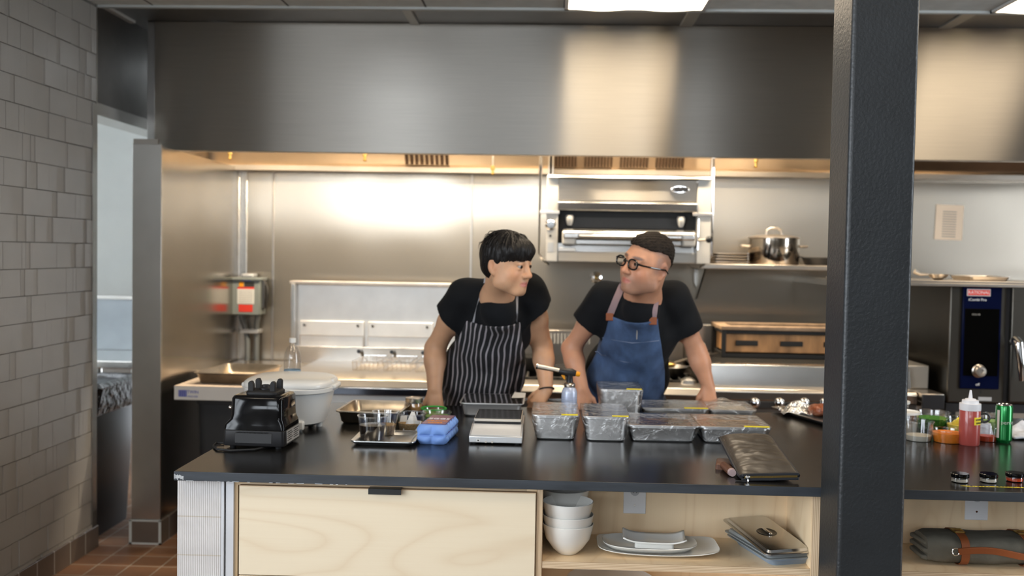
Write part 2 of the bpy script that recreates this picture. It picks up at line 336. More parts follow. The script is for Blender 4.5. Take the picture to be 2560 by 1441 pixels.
# ================================================================== SETTING
def st(name, mb, m, bev=0, **k):
    return tag(mb.build(name, m, None, bev, **k), kind='structure')
CZ = 2.92; YB = 6.72; XL = -2.44
st('floor', MB().box(-5.2, 6.2, -4.7, 8.2, -.05, 0), M['floor'])
st('ceiling', MB().box(-2.6, 6.2, 3.2, 5.29, CZ, CZ + .06), M['ceil'])
st('ceiling_hall', MB().box(-5.2, 6.2, -4.7, 3.26, 4.8, 4.86).box(-5.2, 6.2, 3.2, 3.26, CZ + .06, 4.8), mat('brown_wood_ceiling', (.18, .14, .10), .7))
st('trim_1', MB().box(-2.44, 6.0, 5.27, 5.30, CZ - .012, CZ + .02), mat('ceiling_edge_trim', (.55, .58, .57), .5))
st('ceiling_soffit', MB().box(-2.62, 6.2, 5.30, 7.0, CZ + .012, CZ + .06), M['soffit'])
st('trim_10', MB().box(-2.44, -2.41, 5.30, 5.69, CZ - .004, CZ + .012), M['whitesteel'])
# tiled left wall, each tile slightly proud of the grout
rw = random.Random(3)
wb = MB().box(-2.6, XL - .004, 2.4, 5.25, 0, CZ)
st('wall_left', wb, M['grout'])
tb = MB(); ROW = .1257; z = .012
while z < CZ - .02:
    y = 2.4 + rw.uniform(-.1, 0)
    while y < 5.25:
        w = rw.choice([.035, .05, .07, .09, .11, .13, .16, .19, .22]); y0, y1 = max(y, 2.4), min(y + w, 5.25)
        if y1 - y0 > .012:
            tb.box(XL - .004, XL + rw.choice([0, .002, .004, .006]), y0 + .0016, y1 - .0016, z + .002, min(z + ROW, CZ) - .002)
        y += w
    z += ROW
st('wall_left_tiles', tb, M['ribtile'], smooth=False)
st('trim_2', MB().box(-2.606, XL + .006, 5.25, 5.262, .12, CZ).box(XL + .0045, XL + .008, 5.205, 5.255, .12, 2.39), M['steel'])
st('baseboard_left', MB().box(-2.6, XL + .014, 2.4, 5.27, 0, .12), M['base'], bev=.004)
# dark steel wall above the passage
st('wall_left_upper', MB().box(-2.6, XL, 5.263, YB, 2.39, CZ + .012), M['steeldark'])
st('trim_3', MB().box(-2.602, XL + .004, 5.263, YB, 2.335, 2.40), M['steel'])
# wing wall clad in steel, the cooking line starts behind it
wx0, wx1, wy = -2.272, -2.118, 5.34
st('wall_wing', MB().box(wx0, wx1, wy, YB, .13, 2.18).box(wx0, wx1 - .02, wy, wy + .02, 2.18, 2.218), mat('wing_wall_sheet', (.50, .465, .42), .22, 1, ani=.3, tan=Y_, var=.05, vscale=2, wavy=.012, wscale=1.2))
st('trim_4', MB().box(wx0 - .003, wx1 + .003, wy - .004, wy + .02, .13, 2.19), M['steel'], bev=.002)
st('baseboard_wing', MB().box(wx0 - .012, wx1 + .012, wy - .012, YB, 0, .13), M['base'])
gl = mat('white_grout_edge', (.55, .57, .55), .7)
bx0, bx1, by = wx0 - .012, wx1 + .012, wy - .0135
st('trim_5', MB().box(bx0, bx0 + .014, by, by + .004, 0, .133).box(bx1 - .014, bx1, by, by + .004, 0, .133).box(bx0, bx1, by, by + .004, .127, .136).box(bx0, bx1, by, by + .004, 0, .01), gl)
# back wall
st('wall_back', MB().box(-2.272, 6.2, YB, YB + .08, 0, CZ), M['wallsteel'])
for i, px in enumerate((683, 1178, 2262)):
    x, z = axz(px, 600, YB)
    st('trim_%d' % (6 + i), MB().box(x - .007, x + .007, YB - .006, YB + .01, 0, 2.18), mat('seam_strip_%d' % i, (.45, .42, .38), .3, 1), bev=.002)
st('trim_9', MB().box(wx1, wx1 + .05, YB - .012, YB, .13, 2.18).box(wx1, wx1 + .01, YB - .05, YB - .012, .13, 2.18), M['steel'], bev=.003)
# other room beyond the passage
st('wall_far_room', MB().box(-5.2, -2.272, 7.35, 7.45, 0, CZ).box(-5.2, -5.1, 3.3, 7.35, 0, CZ).box(-5.2, -2.6, 3.2, 3.3, 0, CZ), M['painted'])
st('ceiling_far_room', MB().box(-5.2, -2.605, 5.30, 7.4, CZ, CZ + .05), M['painted'])
# dining hall behind the camera, with high windows
st('wall_right', MB().box(6.1, 6.2, 3.2, 6.8, 0, 4.8), M['softgrey'])
Y0 = -4.5
fm = mat('black_window_frame', (.03, .03, .03), .4)
def window_row(nm, wins, zb, zt, axis, c, lo, hi, tp):
    rm = MB(); cur = lo; z00 = 3.1 if zb > 3 else 0
    def bx(m, a, b, z0, z1, t0=-.1, t1=0):
        if axis == 'x': m.box(a, b, c + t0, c + t1, z0, z1)
        else: m.box(c + t0, c + t1, a, b, z0, z1)
    global WN
    for a, b in wins:
        bx(rm, cur, a, z00, tp); bx(rm, a, b, z00, zb); bx(rm, a, b, zt, tp); cur = b
    bx(rm, cur, hi, z00, tp); st(nm, rm, M['softgrey'])
    for a, b in wins:
        w = MB(); m_ = (a + b) / 2
        for q in ((a, a + .05, zb, zt), (b - .05, b, zb, zt), (a, b, zb, zb + .05), (a, b, zt - .05, zt), (m_ - .02, m_ + .02, zb, zt)): bx(w, *q, -.09, -.02)
        st('window_%d' % WN, w, fm); WN += 1
        ld = bpy.data.lights.new('daylight', 'AREA'); ld.shape = 'RECTANGLE'; ld.size = b - a; ld.size_y = zt - zb; ld.cycles.is_portal = True
        lo_ = bpy.data.objects.new('window_daylight', ld); COL.objects.link(lo_)
        if axis == 'x': lo_.location = (m_, c - .12, (zb + zt) / 2); lo_.rotation_euler = (R(90), 0, 0)
        else: lo_.location = (c - .12 if c < 0 else c + .02, m_, (zb + zt) / 2); lo_.rotation_euler = (R(90), 0, R(-90) if c < 0 else R(90))
WN = 1
window_row('wall_rear', [(-4.3, -1.9), (-1.8, .2), (1.4, 2.3)], 2.2, 3.0, 'x', Y0, -5.2, 6.0, 3.1)
window_row('wall_rear_upper', [(-3.1, -1.7), (-.3, .2), (1.5, 2.3)], 3.15, 4.3, 'x', Y0, -5.2, 6.0, 4.8)
window_row('wall_dining_left', [(-4.1, -2.2), (-1.9, 0), (.3, 2.1)], .3, 4.2, 'y', -5.1, -4.5, 3.2, 4.8)  # unseen side windows, added to bring daylight onto the counter front
window_row('wall_hall_right', [(1.3, 3.0)], .3, 4.2, 'y', 6.1, -4.5, 3.2, 4.8)  # unseen window, added for more daylight on the countertop things
st('floor_hall_rug', MB().box(-5.0, 5.9, -4.4, 2.3, 0, .004), mat('pale_concrete', (.20, .17, .14), .6))
for k, (hx_, hy_) in enumerate([(-2.5, .8), (2.2, .8)]):  # unseen light panels, added to lift the diffuse light from the hall
    t = thing('ceiling_light', 'large square light panel added in the unseen dining hall', 'ceiling light', (hx_, hy_, 4.8), 0, 'added hall light panels')
    MB().box(-.6, .6, -.6, .6, -.03, 0).build('frame', M['white'], t); MB().box(-.57, .57, -.57, .57, -.034, -.0305).build('diffuser', M['troffer'], t)

w = bpy.data.worlds.new('sky'); S.world = w; w.use_nodes = True
bg = w.node_tree.nodes['Background']; bg.inputs[0].default_value = (.86, .93, 1, 1); bg.inputs[1].default_value = 8
# ceiling lights
def troffer(x0, x1, y0, y1, label):
    t = thing('ceiling_light', label, 'ceiling light', ((x0 + x1) / 2, (y0 + y1) / 2, CZ), 0, 'square ceiling light panels')
    w2, d2 = (x1 - x0) / 2, (y1 - y0) / 2
    f = MB()
    f.box(-w2, w2, -d2, -d2 + .02, -.012, 0).box(-w2, w2, d2 - .02, d2, -.012, 0).box(-w2, -w2 + .02, -d2, d2, -.012, 0).box(w2 - .02, w2, -d2, d2, -.012, 0)
    f.build('frame', M['white'], t)
    dm = MB().grid(lambda u, v: ((u * 2 - 1) * (w2 - .02), (v * 2 - 1) * (d2 - .02), -.006 - .012 * abs(math.sin(u * math.pi * 2))), 24, 2)
    dm.build('diffuser', M['troffer'], t, fix=False)
    return t
troffer(.05, .78, 4.56, 5.27, 'lit square panel light cut by the top edge above the taller grey-haired cook')
troffer(2.24, 2.97, 4.56, 5.27, 'lit square panel light in the top right corner beyond the black column')
troffer(.05, .78, 3.3, 4.0, 'lit square panel light over the counter, nearer row')
troffer(2.24, 2.97, 3.3, 4.0, 'lit square panel light over the right counter, nearer row')
# ================================================================== RANGE HOOD
hx0, hz0 = axz(386, 378.5, 5.69); hz0 = at(1473, 389.6, 5.69).z
HX0, HX1 = hx0, 6.0; HY = 5.69
H = thing('range_hood', 'long brushed stainless exhaust hood across the top of the picture', 'hood', (0, 0, 0))
fp = MB().box(HX0, HX1, HY, HY + .02, hz0, CZ + .01)
fp.build('front_panel', M['hood'], H, .002)
MB().box(HX0 - .045, HX0, HY + .004, YB, hz0 - .005, CZ + .01).build('end_panel', mat('hood_end_steel', (.32, .31, .30), .3, 1, wavy=.006), H, .003)
hwarm = mat('hood_inner_steel', (.55, .46, .36), .3, 1, ani=.5, tan=X_, var=.1, vscale=4)
MB().box(HX0, HX1, HY + .021, YB - .01, 2.80, 2.82).build('plenum_top', hwarm, H)
MB().prismx([(YB, hz0 - .035), (YB - .12, hz0 - .035), (YB - .12, hz0), (YB - .1, hz0 + .0), (YB - .1, hz0 - .02), (YB, hz0 - .02)], HX0 + .01, HX1).build('rear_gutter', M['steelwarm'], H, .002)
MB().box(HX0, HX1, HY + .02, HY + .06, hz0, hz0 + .015).build('front_gutter', M['steelwarm'], H)
# filters on a slope at the rear
fy0, fz0, fy1, fz1 = YB - .1, hz0 + .0, YB - .42, hz0 + .42
MB().prismx([(fy0, fz0), (fy1, fz1), (fy1 + .02, fz1 + .02), (fy0 + .02, fz0 + .02)], HX0, HX1).build('filter_bank_backing', hwarm, H)
fmat = mat('greasy_filter_steel', (.07, .045, .03), .5, .8, var=.2)
def filt(x0, x1):
    f = MB(); n = 9
    d = Vector((0, fy1 - fy0, fz1 - fz0)); nrm = Vector((0, -.8, -.6)); nrm = Vector((0, fz0 - fz1, fy1 - fy0)).normalized()
    for i in range(n):
        a = x0 + (x1 - x0) * i / n; b = a + (x1 - x0) / n * .6
        p0 = Vector((0, fy0, fz0)) + d * .06; p1 = Vector((0, fy0, fz0)) + d * .94
        q = nrm * .02
        vs = [(a, p0.y, p0.z), (b, p0.y, p0.z), (b, p1.y, p1.z), (a, p1.y, p1.z)]
        f.loft([vs, [(x, y + q.y, z + q.z) for x, y, z in vs]])
    return f.build('baffle_filter', fmat, H)
for px in range(4):
    a = at(1372 + px * 90, 410, YB - .2).x; filt(a, a + .19)
filt(at(1010, 410, YB - .2).x, at(1010, 410, YB - .2).x + .3)
# ceiling hangers in front of the hood
for px, py, w in ((1026, 45, .05), (1726, 55, .07), (2395, 60, .07)):
    x = at(px, py, 5.5).x
    tag(MB().box(x - w / 2, x + w / 2, 5.305, HY - .005, CZ, CZ + .0115).build('ceiling_bracket', mat('dull_bracket_steel', (.42, .40, .36), .4, .8), None, .002),
        {1026: 'short steel strap on the soffit above the left end of the hood', 1726: 'wide steel strap on the soffit beside the middle ceiling light', 2395: 'steel strap on the soffit right of the black column'}[px], 'bracket', 'straps in the soffit')
# fire suppression nozzles
def nozzle(px, py, Y, label, L=.2):
    p = at(px, py, Y); t = thing('suppression_nozzle', label, 'nozzle', (p.x, Y, p.z), 0, 'nozzles under the hood')
    MB().tube([(0, 0, .03), (0, 0, .03 + L)], .008, 8).build('pipe', M['steelwarm'], t)
    MB().lathe([(.008, .04), (.014, .036), (.014, .015), (.009, .01), (.009, -.01), (.014, -.014), (.004, -.02)], n=12).build('tip', M['brass'], t)
nozzle(575, 392, 6.15, 'brass nozzle on a pipe at the left end under the hood')
nozzle(912, 396, 6.2, 'small nozzle under the hood above the fryer splash back')
nozzle(1232, 430, 6.2, 'hanging nozzle under the hood above the black-haired cook')
nozzle(1890, 412, 6.2, 'nozzle under the hood above the lidded pot')
# hood lamps
for k, px in enumerate((560, 830, 1100, 1290, 1600, 1900, 2240, 2520)):
    x = at(px, 300, 6.2).x
    t = thing('hood_lamp', 'round warm lamp recessed in the roof of the hood', 'lamp', (x, 5.9, 2.80), 0, 'lamps inside the hood')
    MB().lathe([(.10, 0), (.10, -.02), (.07, -.05)], n=20).build('housing', M['steel'], t)
    MB().lathe([(.068, -.05), (.065, -.08), (.04, -.10)], n=20).build('bulb', M['lampglow'], t)
    if px > 2000: continue
    ld = bpy.data.lights.new('hood_bulb', 'AREA'); ld.shape = 'RECTANGLE'; ld.size = .5; ld.size_y = .06; ld.energy = 14; ld.color = (1, .84, .62)
    lo = bpy.data.objects.new('hood_bulb_light', ld); COL.objects.link(lo); lo.location = (x, 5.9, 2.55)
# ================================================================== BLACK COLUMN
a = at(2122, 700, 2.9); b = at(2276, 700, 2.9)
tag(MB().box(a.x - .012, a.x + .178, 2.895, 3.095, 0, CZ).build('steel_column', M['column'], None, .012, 4), 'thick square black painted steel column standing in front of the counter', 'column')
# ================================================================== ISLAND
CT = .915; CX0 = -1.197; FY = 3.13; BY = 4.62
tag(MB().box(CX0, 2.9, FY, BY, CT - .03, CT).build('countertop', [M['counter'], M['countedge']], None, .0015), 'long matt black countertop of the kitchen island', 'countertop')
o = bpy.data.objects['countertop']
for p in o.data.polygons:
    if abs(p.normal.z) < .5: p.material_index = 1
sc = mat('chipped_pale_core', (.5, .52, .54), .7, 0, var=.4, vscale=60)
ch = MB(); rr = random.Random(5)
for i in range(9):
    x = CX0 + .001 + i * .0035; ch.box(x, x + .003, FY - .0006, FY + .001, CT - .028 + rr.uniform(0, .006), CT - .004 - rr.uniform(0, .006) - i * .0012)
for i in range(14):
    x = CX0 + .05 + i * .04 + rr.uniform(-.02, .02); ch.box(x, x + rr.uniform(.004, .025), FY - .0006, FY + .0008, CT - .0302, CT - .0286)
ch.build('chipped_edge', sc, o, fix=True)
# body of the island
CB = CT - .03
def xa(px, py, Y): return at(px, py, Y).x
kx0 = xa(443, 1300, 3.17); kx1 = xa(553, 1300, 3.17)
tag(MB().box(kx0, kx1, 3.17, BY - .12, 0, CB).build('island_end_wall', M['kneetile'], None, .002), 'white ribbed tile end wall under the left end of the counter', 'wall panel')
tag(MB().box(kx1 + .001, kx1 + .010, 3.166, 3.19, 0, CB).box(kx1 + .014, kx1 + .040, 3.172, 3.19, 0, CB).build('corner_profile', mat('pale_metal_profile', (.66, .68, .72), .4, .2), None, .001), 'pale metal edge strip between the white tile and the birch drawers', 'trim strip')
ux0 = xa(578, 1300, 3.18); ux1 = xa(1350, 1330, 3.18)
CAB = thing('drawer_cabinet', 'birch plywood cabinet with a wide drawer front under the counter', 'cabinet', (0, 0, 0))
b = MB().box(ux0, ux0 + .02, 3.185, 3.9, .08, CB).box(ux1 - .045, ux1 - .012, 3.185, 3.9, .08, CB).box(ux0 + .02, ux1 - .045, 3.6, 3.62, .08, CB).box(ux0 + .02, ux1 - .045, 3.20, 3.6, .08, .1)
b.build('body', M['birchin'], CAB, .0008)
MB().box(ux0 + .02, ux1 - .045, 3.185, 3.6, CB - .022, CB).build('top_rail', M['plyz'], CAB)
dx0 = xa(597, 1330, 3.16); dx1 = xa(1338, 1330, 3.16)
dz1 = at(960, 1226, 3.16).z; dz0 = at(960, 1448, 3.16).z
df = MB().box(dx0, dx1, 3.162, 3.18, dz0, dz1).build('drawer', M['birch'], CAB, .001)
MB().box(dx0, dx1, 3.1615, 3.18, dz1, dz1 + .003).build('drawer_edge', M['plyz'], df)
tx0, tx1 = xa(921, 1226, 3.15), xa(1003, 1226, 3.15)
MB().box(tx0, tx1, 3.148, 3.18, dz1 + .0035, dz1 + .006).box(tx0, tx1, 3.146, 3.149, dz1 - .012, dz1 + .006).build('edge_pull', mat('dark_grey_metal_pull', (.06, .065, .07), .35, .8), df, .0008)
df2 = MB().box(dx0, dx1, 3.162, 3.18, .1, dz0 - .004).build('drawer', M['birch'], CAB, .001)
# open shelf units
def niche(x0, x1, label, nm, right=True):
    C = thing(nm, label, 'shelf unit', (0, 0, 0))
    MB().box(x0, x0 + .018, 3.172, 3.52, .08, CB).build('side_panel', M['plyx'], C)
    MB().box(x1 - .024, x1, 3.172, 3.52, .08, CB).build('side_panel', M['plyx'], C)
    MB().box(x0 + .0185, x0 + .0195, 3.174, 3.5, .1, CB).build('side_lining', M['birchin'], C); MB().box(x1 - .0255, x1 - .0245, 3.174, 3.5, .1, CB).build('side_lining', M['birchin'], C)
    MB().box(x0 + .018, x1 - .024, 3.50, 3.52, .08, CB).build('back_panel', M['birchin'], C)
    sz = at(1360, 1405, 3.172).z
    MB().box(x0 + .02, x1 - .026, 3.176, 3.499, sz - .022, sz).build('shelf', [M['birchin']], C, .0008)
    MB().box(x0 + .02, x1 - .026, 3.1745, 3.1762, sz - .022, sz).build('shelf_edge', M['plyz'], C)
    MB().box(x0 + .018, x1 - .024, 3.2, 3.5, .08, .1).build('bottom', M['birchin'], C)
    return C, sz
nx0 = xa(1341, 1330, 3.172); nx1 = xa(2049, 1330, 3.172)
N1, SZ = niche(nx0, nx1, 'open birch plywood shelf unit holding bowls and platters', 'open_shelf')
N2, _ = niche(nx1 + .012, 2.6, 'open birch plywood shelf unit right of the black column', 'open_shelf')
def outlet(px0, px1, py, label):
    x0, x1 = xa(px0, py, 3.497), xa(px1, py, 3.497); z0 = at(px0, py, 3.497).z; w = x1 - x0
    t = thing('power_outlet', label, 'outlet', ((x0 + x1) / 2, 3.4995, z0 + .058))
    MB().box(-w / 2, w / 2, -.005, 0, -.058, .058).build('cover_plate', M['plug'], t, .002)
    MB().lathe([(.016, 0), (.016, .002)], n=20).build('socket', mat('socket_face', (.5, .51, .54), .4), t).rotation_euler = (R(90), 0, 0)
    t.children[-1].location = (0, -.0052, .022)
    s = MB().lathe([(.0035, 0), (.0035, .0012)], n=12).build('screw', M['chrome'], t); s.rotation_euler = (R(90), 0, 0); s.location = (0, -.0052, -.028)
    s2 = MB().box(-.007, -.005, -.0078, -.007, .016, .026).box(.005, .007, -.0078, -.007, .016, .026).build('slots', M['ink'], t)
outlet(1558, 1614, 1284, 'white outlet plate on the plywood back of the bowl shelf')
outlet(2411, 2469, 1300, 'white outlet plate on the plywood back above the canvas roll')
# ---------------- bowls
bowlprof = [(.030, 0), (.033, .002), (.052, .020), (.074, .052), (.082, .085), (.0845, .1), (.0825, .1015), (.079, .09), (.070, .056), (.048, .026), (.02, .012), (.002, .010)]
proto = None
def bowl(px, py, Y, z, label, tilt=0):
    global proto
    x = at(px, py, Y).x
    if proto is None: proto = MB().lathe(bowlprof, n=48, cap1=False).build('bowl', M['ceramic']); o = proto
    else: o = proto.copy(); COL.objects.link(o)
    o.location = (x, Y, z); o.rotation_euler = (R(tilt), 0, 0)
    return tag(o, label, 'bowl', 'white bowls on the shelf')
bowl(1419, 1370, 3.275, SZ, 'white bowl at the bottom of the front stack on the shelf')
bowl(1419, 1370, 3.275, SZ + .030, 'white bowl in the middle of the front stack on the shelf')
bowl(1419, 1300, 3.272, SZ + .074, 'white bowl on top of the front stack on the shelf')
bowl(1415, 1300, 3.405, SZ + .001, 'white bowl at the bottom of the rear stack behind the other bowls')
bowl(1411, 1300, 3.405, SZ + .085, 'white bowl whose rim shows behind the front bowl stack')
# ---------------- platters
def platter(name, cx, cy, z, w, d, h, label, p=4, rim=.03, rz=0, curve=0):
    rings = []
    prof = [(.72, 0), (.74, 0), (.96, h * .8), (1, h), (.985, h + .002), (.93, h * .8 + .002), (.70, .006), (.01, .005)]
    m = MB(); n = 64; V = []
    for s, zz in prof:
        ring = []
        for k in range(n):
            t = 2 * math.pi * k / n; c_, s_ = math.cos(t), math.sin(t); q = (abs(c_) ** p + abs(s_) ** p) ** (-1 / p)
            x = c_ * q * w / 2 * (s if s < .5 else 1 - (1 - s) * .5); y = s_ * q * d / 2 * s
            ring.append((x, y, zz + curve * (x / (w / 2)) ** 2))
        rings.append(ring)
    m.loft(rings); o = m.build(name, M['ceramic'], None); o.location = (cx, cy, z); o.rotation_euler = (0, 0, rz)
    return tag(o, label, 'platter', 'white platters on the shelf')
x = xa(1643, 1370, 3.33)
platter('serving_platter', x, 3.335, SZ, .405, .22, .012, 'widest white rectangular platter lying directly on the shelf', 5, curve=.012)
x2 = xa(1623, 1350, 3.33)
platter('oval_platter', x2, 3.325, SZ + .0115, .315, .185, .018, 'white rounded platter in the middle of the platter stack', 3, curve=.004)
x3 = xa(1636, 1340, 3.3)
o = MB(); 
o.loft([rrect(.13, .07, .01, 0), rrect(.128, .068, .01, .016)])
o.build('tmpfoot', M['ceramic'])
ft = bpy.data.objects['tmpfoot']; ft.name = 'foot'
dish = MB().grid(lambda u, v: ((u - .5) * .205, (v - .5) * .12, .018 + .014 * (2 * u - 1) ** 4 + .010 * (2 * v - 1) ** 2), 20, 10)
D = dish.build('rectangular_dish', M['ceramic'], None, fix=False); s_ = D.modifiers.new('so', 'SOLIDIFY'); s_.thickness = .005
D.location = (x3, 3.31, SZ + .021); D.rotation_euler = (0, 0, R(-3)); ft.parent = D
tag(D, 'small white rectangular dish on top of the platters', 'dish')
x4 = xa(1530, 1436, 3.3)
platter('round_plate', x4, 3.36, .39 + .12, .30, .3, .02, 'white plate just peeking up at the bottom edge below the shelf', 2)
tag(MB().lathe([(.06, .1), (.09, .1), (.13, .508), (.125, .508), (.085, .11), (.06, .11)], (x4, 3.36, 0), n=32).build('mixing_bowl', M['ceramic']), 'tall white bowl under the shelf carrying a plate', 'bowl')
# ---------------- steam pan lids
def lid(cx, cy, z, w, d, m, label, handle=True, nm='pan_lid', rz=0, tilt=(0, 0)):
    t = thing(nm, label, 'lid', (cx, cy, z), rz, 'gastronorm lids on the shelf'); t.rotation_euler = (tilt[0], tilt[1], rz)
    b = MB().loft([rrect(w, d, .018, 0), rrect(w, d, .018, .003), rrect(w - .02, d - .02, .014, .0035), rrect(w - .028, d - .028, .012, .011), rrect(w - .036, d - .036, .01, .012)])
    b.build('lid_body', m, t)
    if handle:
        MB().lathe([(.034, .0122), (.032, .0135), (.026, .0125), (.004, .009)], n=28).build('handle_recess', M['steeldark'], t)
        MB().box(-.006, .006, -.028, .028, .0125, .019).build('handle', M['chrome'], t, .002)
    return t
lx = xa(1915, 1345, 3.33)
cl = mat('frosted_polycarbonate', (.45, .48, .48), .25, 0, trans=.5, ior=1.3)
blue = mat('blue_grey_plastic_pan', (.22, .28, .36), .35)
pb = MB().loft([rrect(.13, .25, .02, 0), rrect(.145, .27, .02, .018), rrect(.165, .285, .02, .02), rrect(.165, .285, .02, .024)])
o = pb.build('shallow_plastic_pan', blue); o.location = (lx + .02, 3.335, SZ); o.rotation_euler = (0, 0, R(16)); tag(o, 'blue-grey plastic pan at the bottom of the lid stack', 'pan')
lid(lx + .012, 3.335, SZ + .025, .172, .30, cl, 'frosted plastic lid, lower of the two in the stack', False, rz=R(16))
lid(lx + .004, 3.33, SZ + .040, .172, .30, cl, 'frosted plastic lid directly under the steel lid', False, rz=R(17))
lid(lx, 3.325, SZ + .062, .172, .315, M['steel'], 'stainless pan lid with recessed handle on top of the stack', True, rz=R(17), tilt=(R(6), 0))
# ---------------- knife roll
kr = thing('knife_roll', 'olive grey canvas knife roll with cognac leather straps on the right shelf', 'knife roll', (xa(2450, 1380, 3.3), 3.31, SZ + .001))
rolls = []
for i in range(21):
    x = -.19 + .5 * i / 20; rr_ = []
    for k in range(28):
        t = 2 * math.pi * k / 28; c_, s_ = math.cos(t), math.sin(t); q = (abs(c_) ** 3 + abs(s_) ** 3) ** (-1 / 3)
        e = 1 - .12 * (i == 0) ; nz = noise.noise(Vector((x * 14, c_ * 2, s_ * 2))) * .006
        rr_.append((x, c_ * q * (.075 * e + nz), .048 + s_ * q * (.047 * e + nz)))
    rolls.append(rr_)
MB().loft(rolls).build('canvas_body', M['canvas'], kr)
fl = MB()
for j, (zz, yy) in enumerate(((.022, -.06), (.045, -.066), (.066, -.05))):
    fl.loft([[(-.205 + .006 * j, yy + .01, zz - .006), (-.205, .06, zz - .006), (-.205, .06, zz + .006), (-.205 + .006 * j, yy + .01, zz + .006)], [(-.185, yy, zz - .009), (-.185, .068, zz - .009), (-.185, .068, zz + .009), (-.185, yy, zz + .009)]])
fl.build('folded_flaps', M['canvas'], kr, .004)
for sx in (-.075, .13):
    pts = []
    for k in range(29):
        t = 2 * math.pi * k / 28; c_, s_ = math.cos(t), math.sin(t); q = (abs(c_) ** 3 + abs(s_) ** 3) ** (-1 / 3); pts.append((sx, c_ * q * .079, .048 + s_ * q * .0495))
    m_ = MB(); rings = [[(p[0] - .013, p[1], p[2]), (p[0] + .013, p[1], p[2]), (p[0] + .013, p[1] * 1.04, (p[2] - .048) * 1.05 + .048), (p[0] - .013, p[1] * 1.04, (p[2] - .048) * 1.05 + .048)] for p in pts]
    sp = m_.loft(rings, False, False).build('leather_strap', M['tanleather'], kr)
    MB().box(sx - .018, sx + .018, -.03, -.024, .098, .104).box(sx - .018, sx + .018, .004, .010, .098, .104).box(sx - .018, sx - .014, -.03, .01, .098, .104).box(sx + .014, sx + .018, -.03, .01, .098, .104).build('buckle', M['brass'], sp, .001)
hp = [(-.10 + .25 * i / 12, -.083 - .022 * math.sin(math.pi * i / 12), .052 + .012 * math.sin(math.pi * i / 12 * 1.5)) for i in range(13)]
MB().strip(hp, .022, .006, up=(0, 1, .2)).build('carry_handle', M['tanleather'], kr, .001)
MB().tube([(-.108 + .012 * math.cos(t / 10 * 2 * math.pi), -.083, .052 + .012 * math.sin(t / 10 * 2 * math.pi)) for t in range(11)], .002, 6).build('ring', M['chrome'], kr)
# ================================================================== COOKING LINE
LY = 5.45; LZ = .925
def X_at(px, Y, py=640): return at(px, py, Y).x
# ---------- fryer bank
fx0, fx1 = X_at(700, LY, 950), X_at(1296, LY, 950)
bright = mat('bright_flue_steel', (.80, .79, .77), .42, .8, wavy=.006, wscale=2)
F = thing('fryer_bank', 'long stainless fryer station with tall splash back behind the black-haired cook', 'fryer', (0, 0, 0))
MB().box(fx0, fx1, LY + .03, 6.36, .12, LZ - .06).build('cabinet_body', bright, F, .004)
n = 3
for i in range(n):
    a = fx0 + (fx1 - fx0) * i / n; b = fx0 + (fx1 - fx0) * (i + 1) / n
    d = MB().box(a + .01, b - .01, LY + .008, LY + .03, .16, LZ - .14).build('door', bright, F, .004)
    MB().box(b - .06, b - .045, LY - .012, LY + .009, .45, .70).build('handle', M['chrome'], d, .003)
MB().prismx([(LY, LZ - .05), (LY + .02, LZ - .012), (LY + .05, LZ), (6.36, LZ), (6.36, LZ - .06), (LY + .03, LZ - .06)], fx0, fx1).build('top_rail', M['steelwarm'], F, .003)
MB().prismx([(LY - .03, LZ - .09), (LY - .03, LZ - .05), (LY, LZ - .045), (LY + .04, LZ - .09)], fx0, fx1).build('front_bumper', mat('blue_tinted_steel', (.25, .30, .40), .15, 1), F, .004)
sx0, sx1 = X_at(730, 6.3), X_at(1150, 6.3); stz = at(900, 712, 6.3).z
SB = MB().box(sx0, sx1, 6.36, 6.40, LZ - .02, stz).build('splash_back', bright, F, .003)
MB().prismx([(6.40, stz), (6.28, stz), (6.28, stz + .018), (6.40, stz + .018)], sx0 - .01, sx1 + .02).build('flue_cap', M['steelwarm'], F, .003)
MB().box(sx0, sx0 + .025, 6.28, 6.36, LZ, stz).build('side_return', M['steel'], F, .003)
MB().box(sx0 + .02, sx1, 6.30, 6.36, LZ - .02, LZ + .09).build('rear_ledge', M['steel'], F, .003)
for i, (pa, pb) in enumerate(((752, 912), (922, 1085), (1094, 1150))):
    a, b = X_at(pa, 6.34), X_at(pb, 6.34); z1 = at(830, 803, 6.34).z; zm = at(830, 838, 6.34).z; z0 = at(830, 874, 6.34).z
    hp = MB().box(a, b, 6.335, 6.359, z0, z1).build('basket_hanger', mat('hanger_steel_%d' % i, (.78, .76, .73), .4, .8, wavy=.004), F, .004)
    MB().box(a + .004, b - .004, 6.325, 6.336, zm - .006, zm).box(a, a + .004, 6.325, 6.336, z0, zm).box(b - .004, b, 6.325, 6.336, z0, zm).build('hanger_lip', M['steelwarm'], hp)
    for q in (a + .035, b - .035):
        if q < b: MB().tube([(q, 6.333, z1 - .03), (q, 6.30, z1 - .03), (q, 6.295, z1 - .018)], .005, 8).build('hook', M['castiron'], hp)
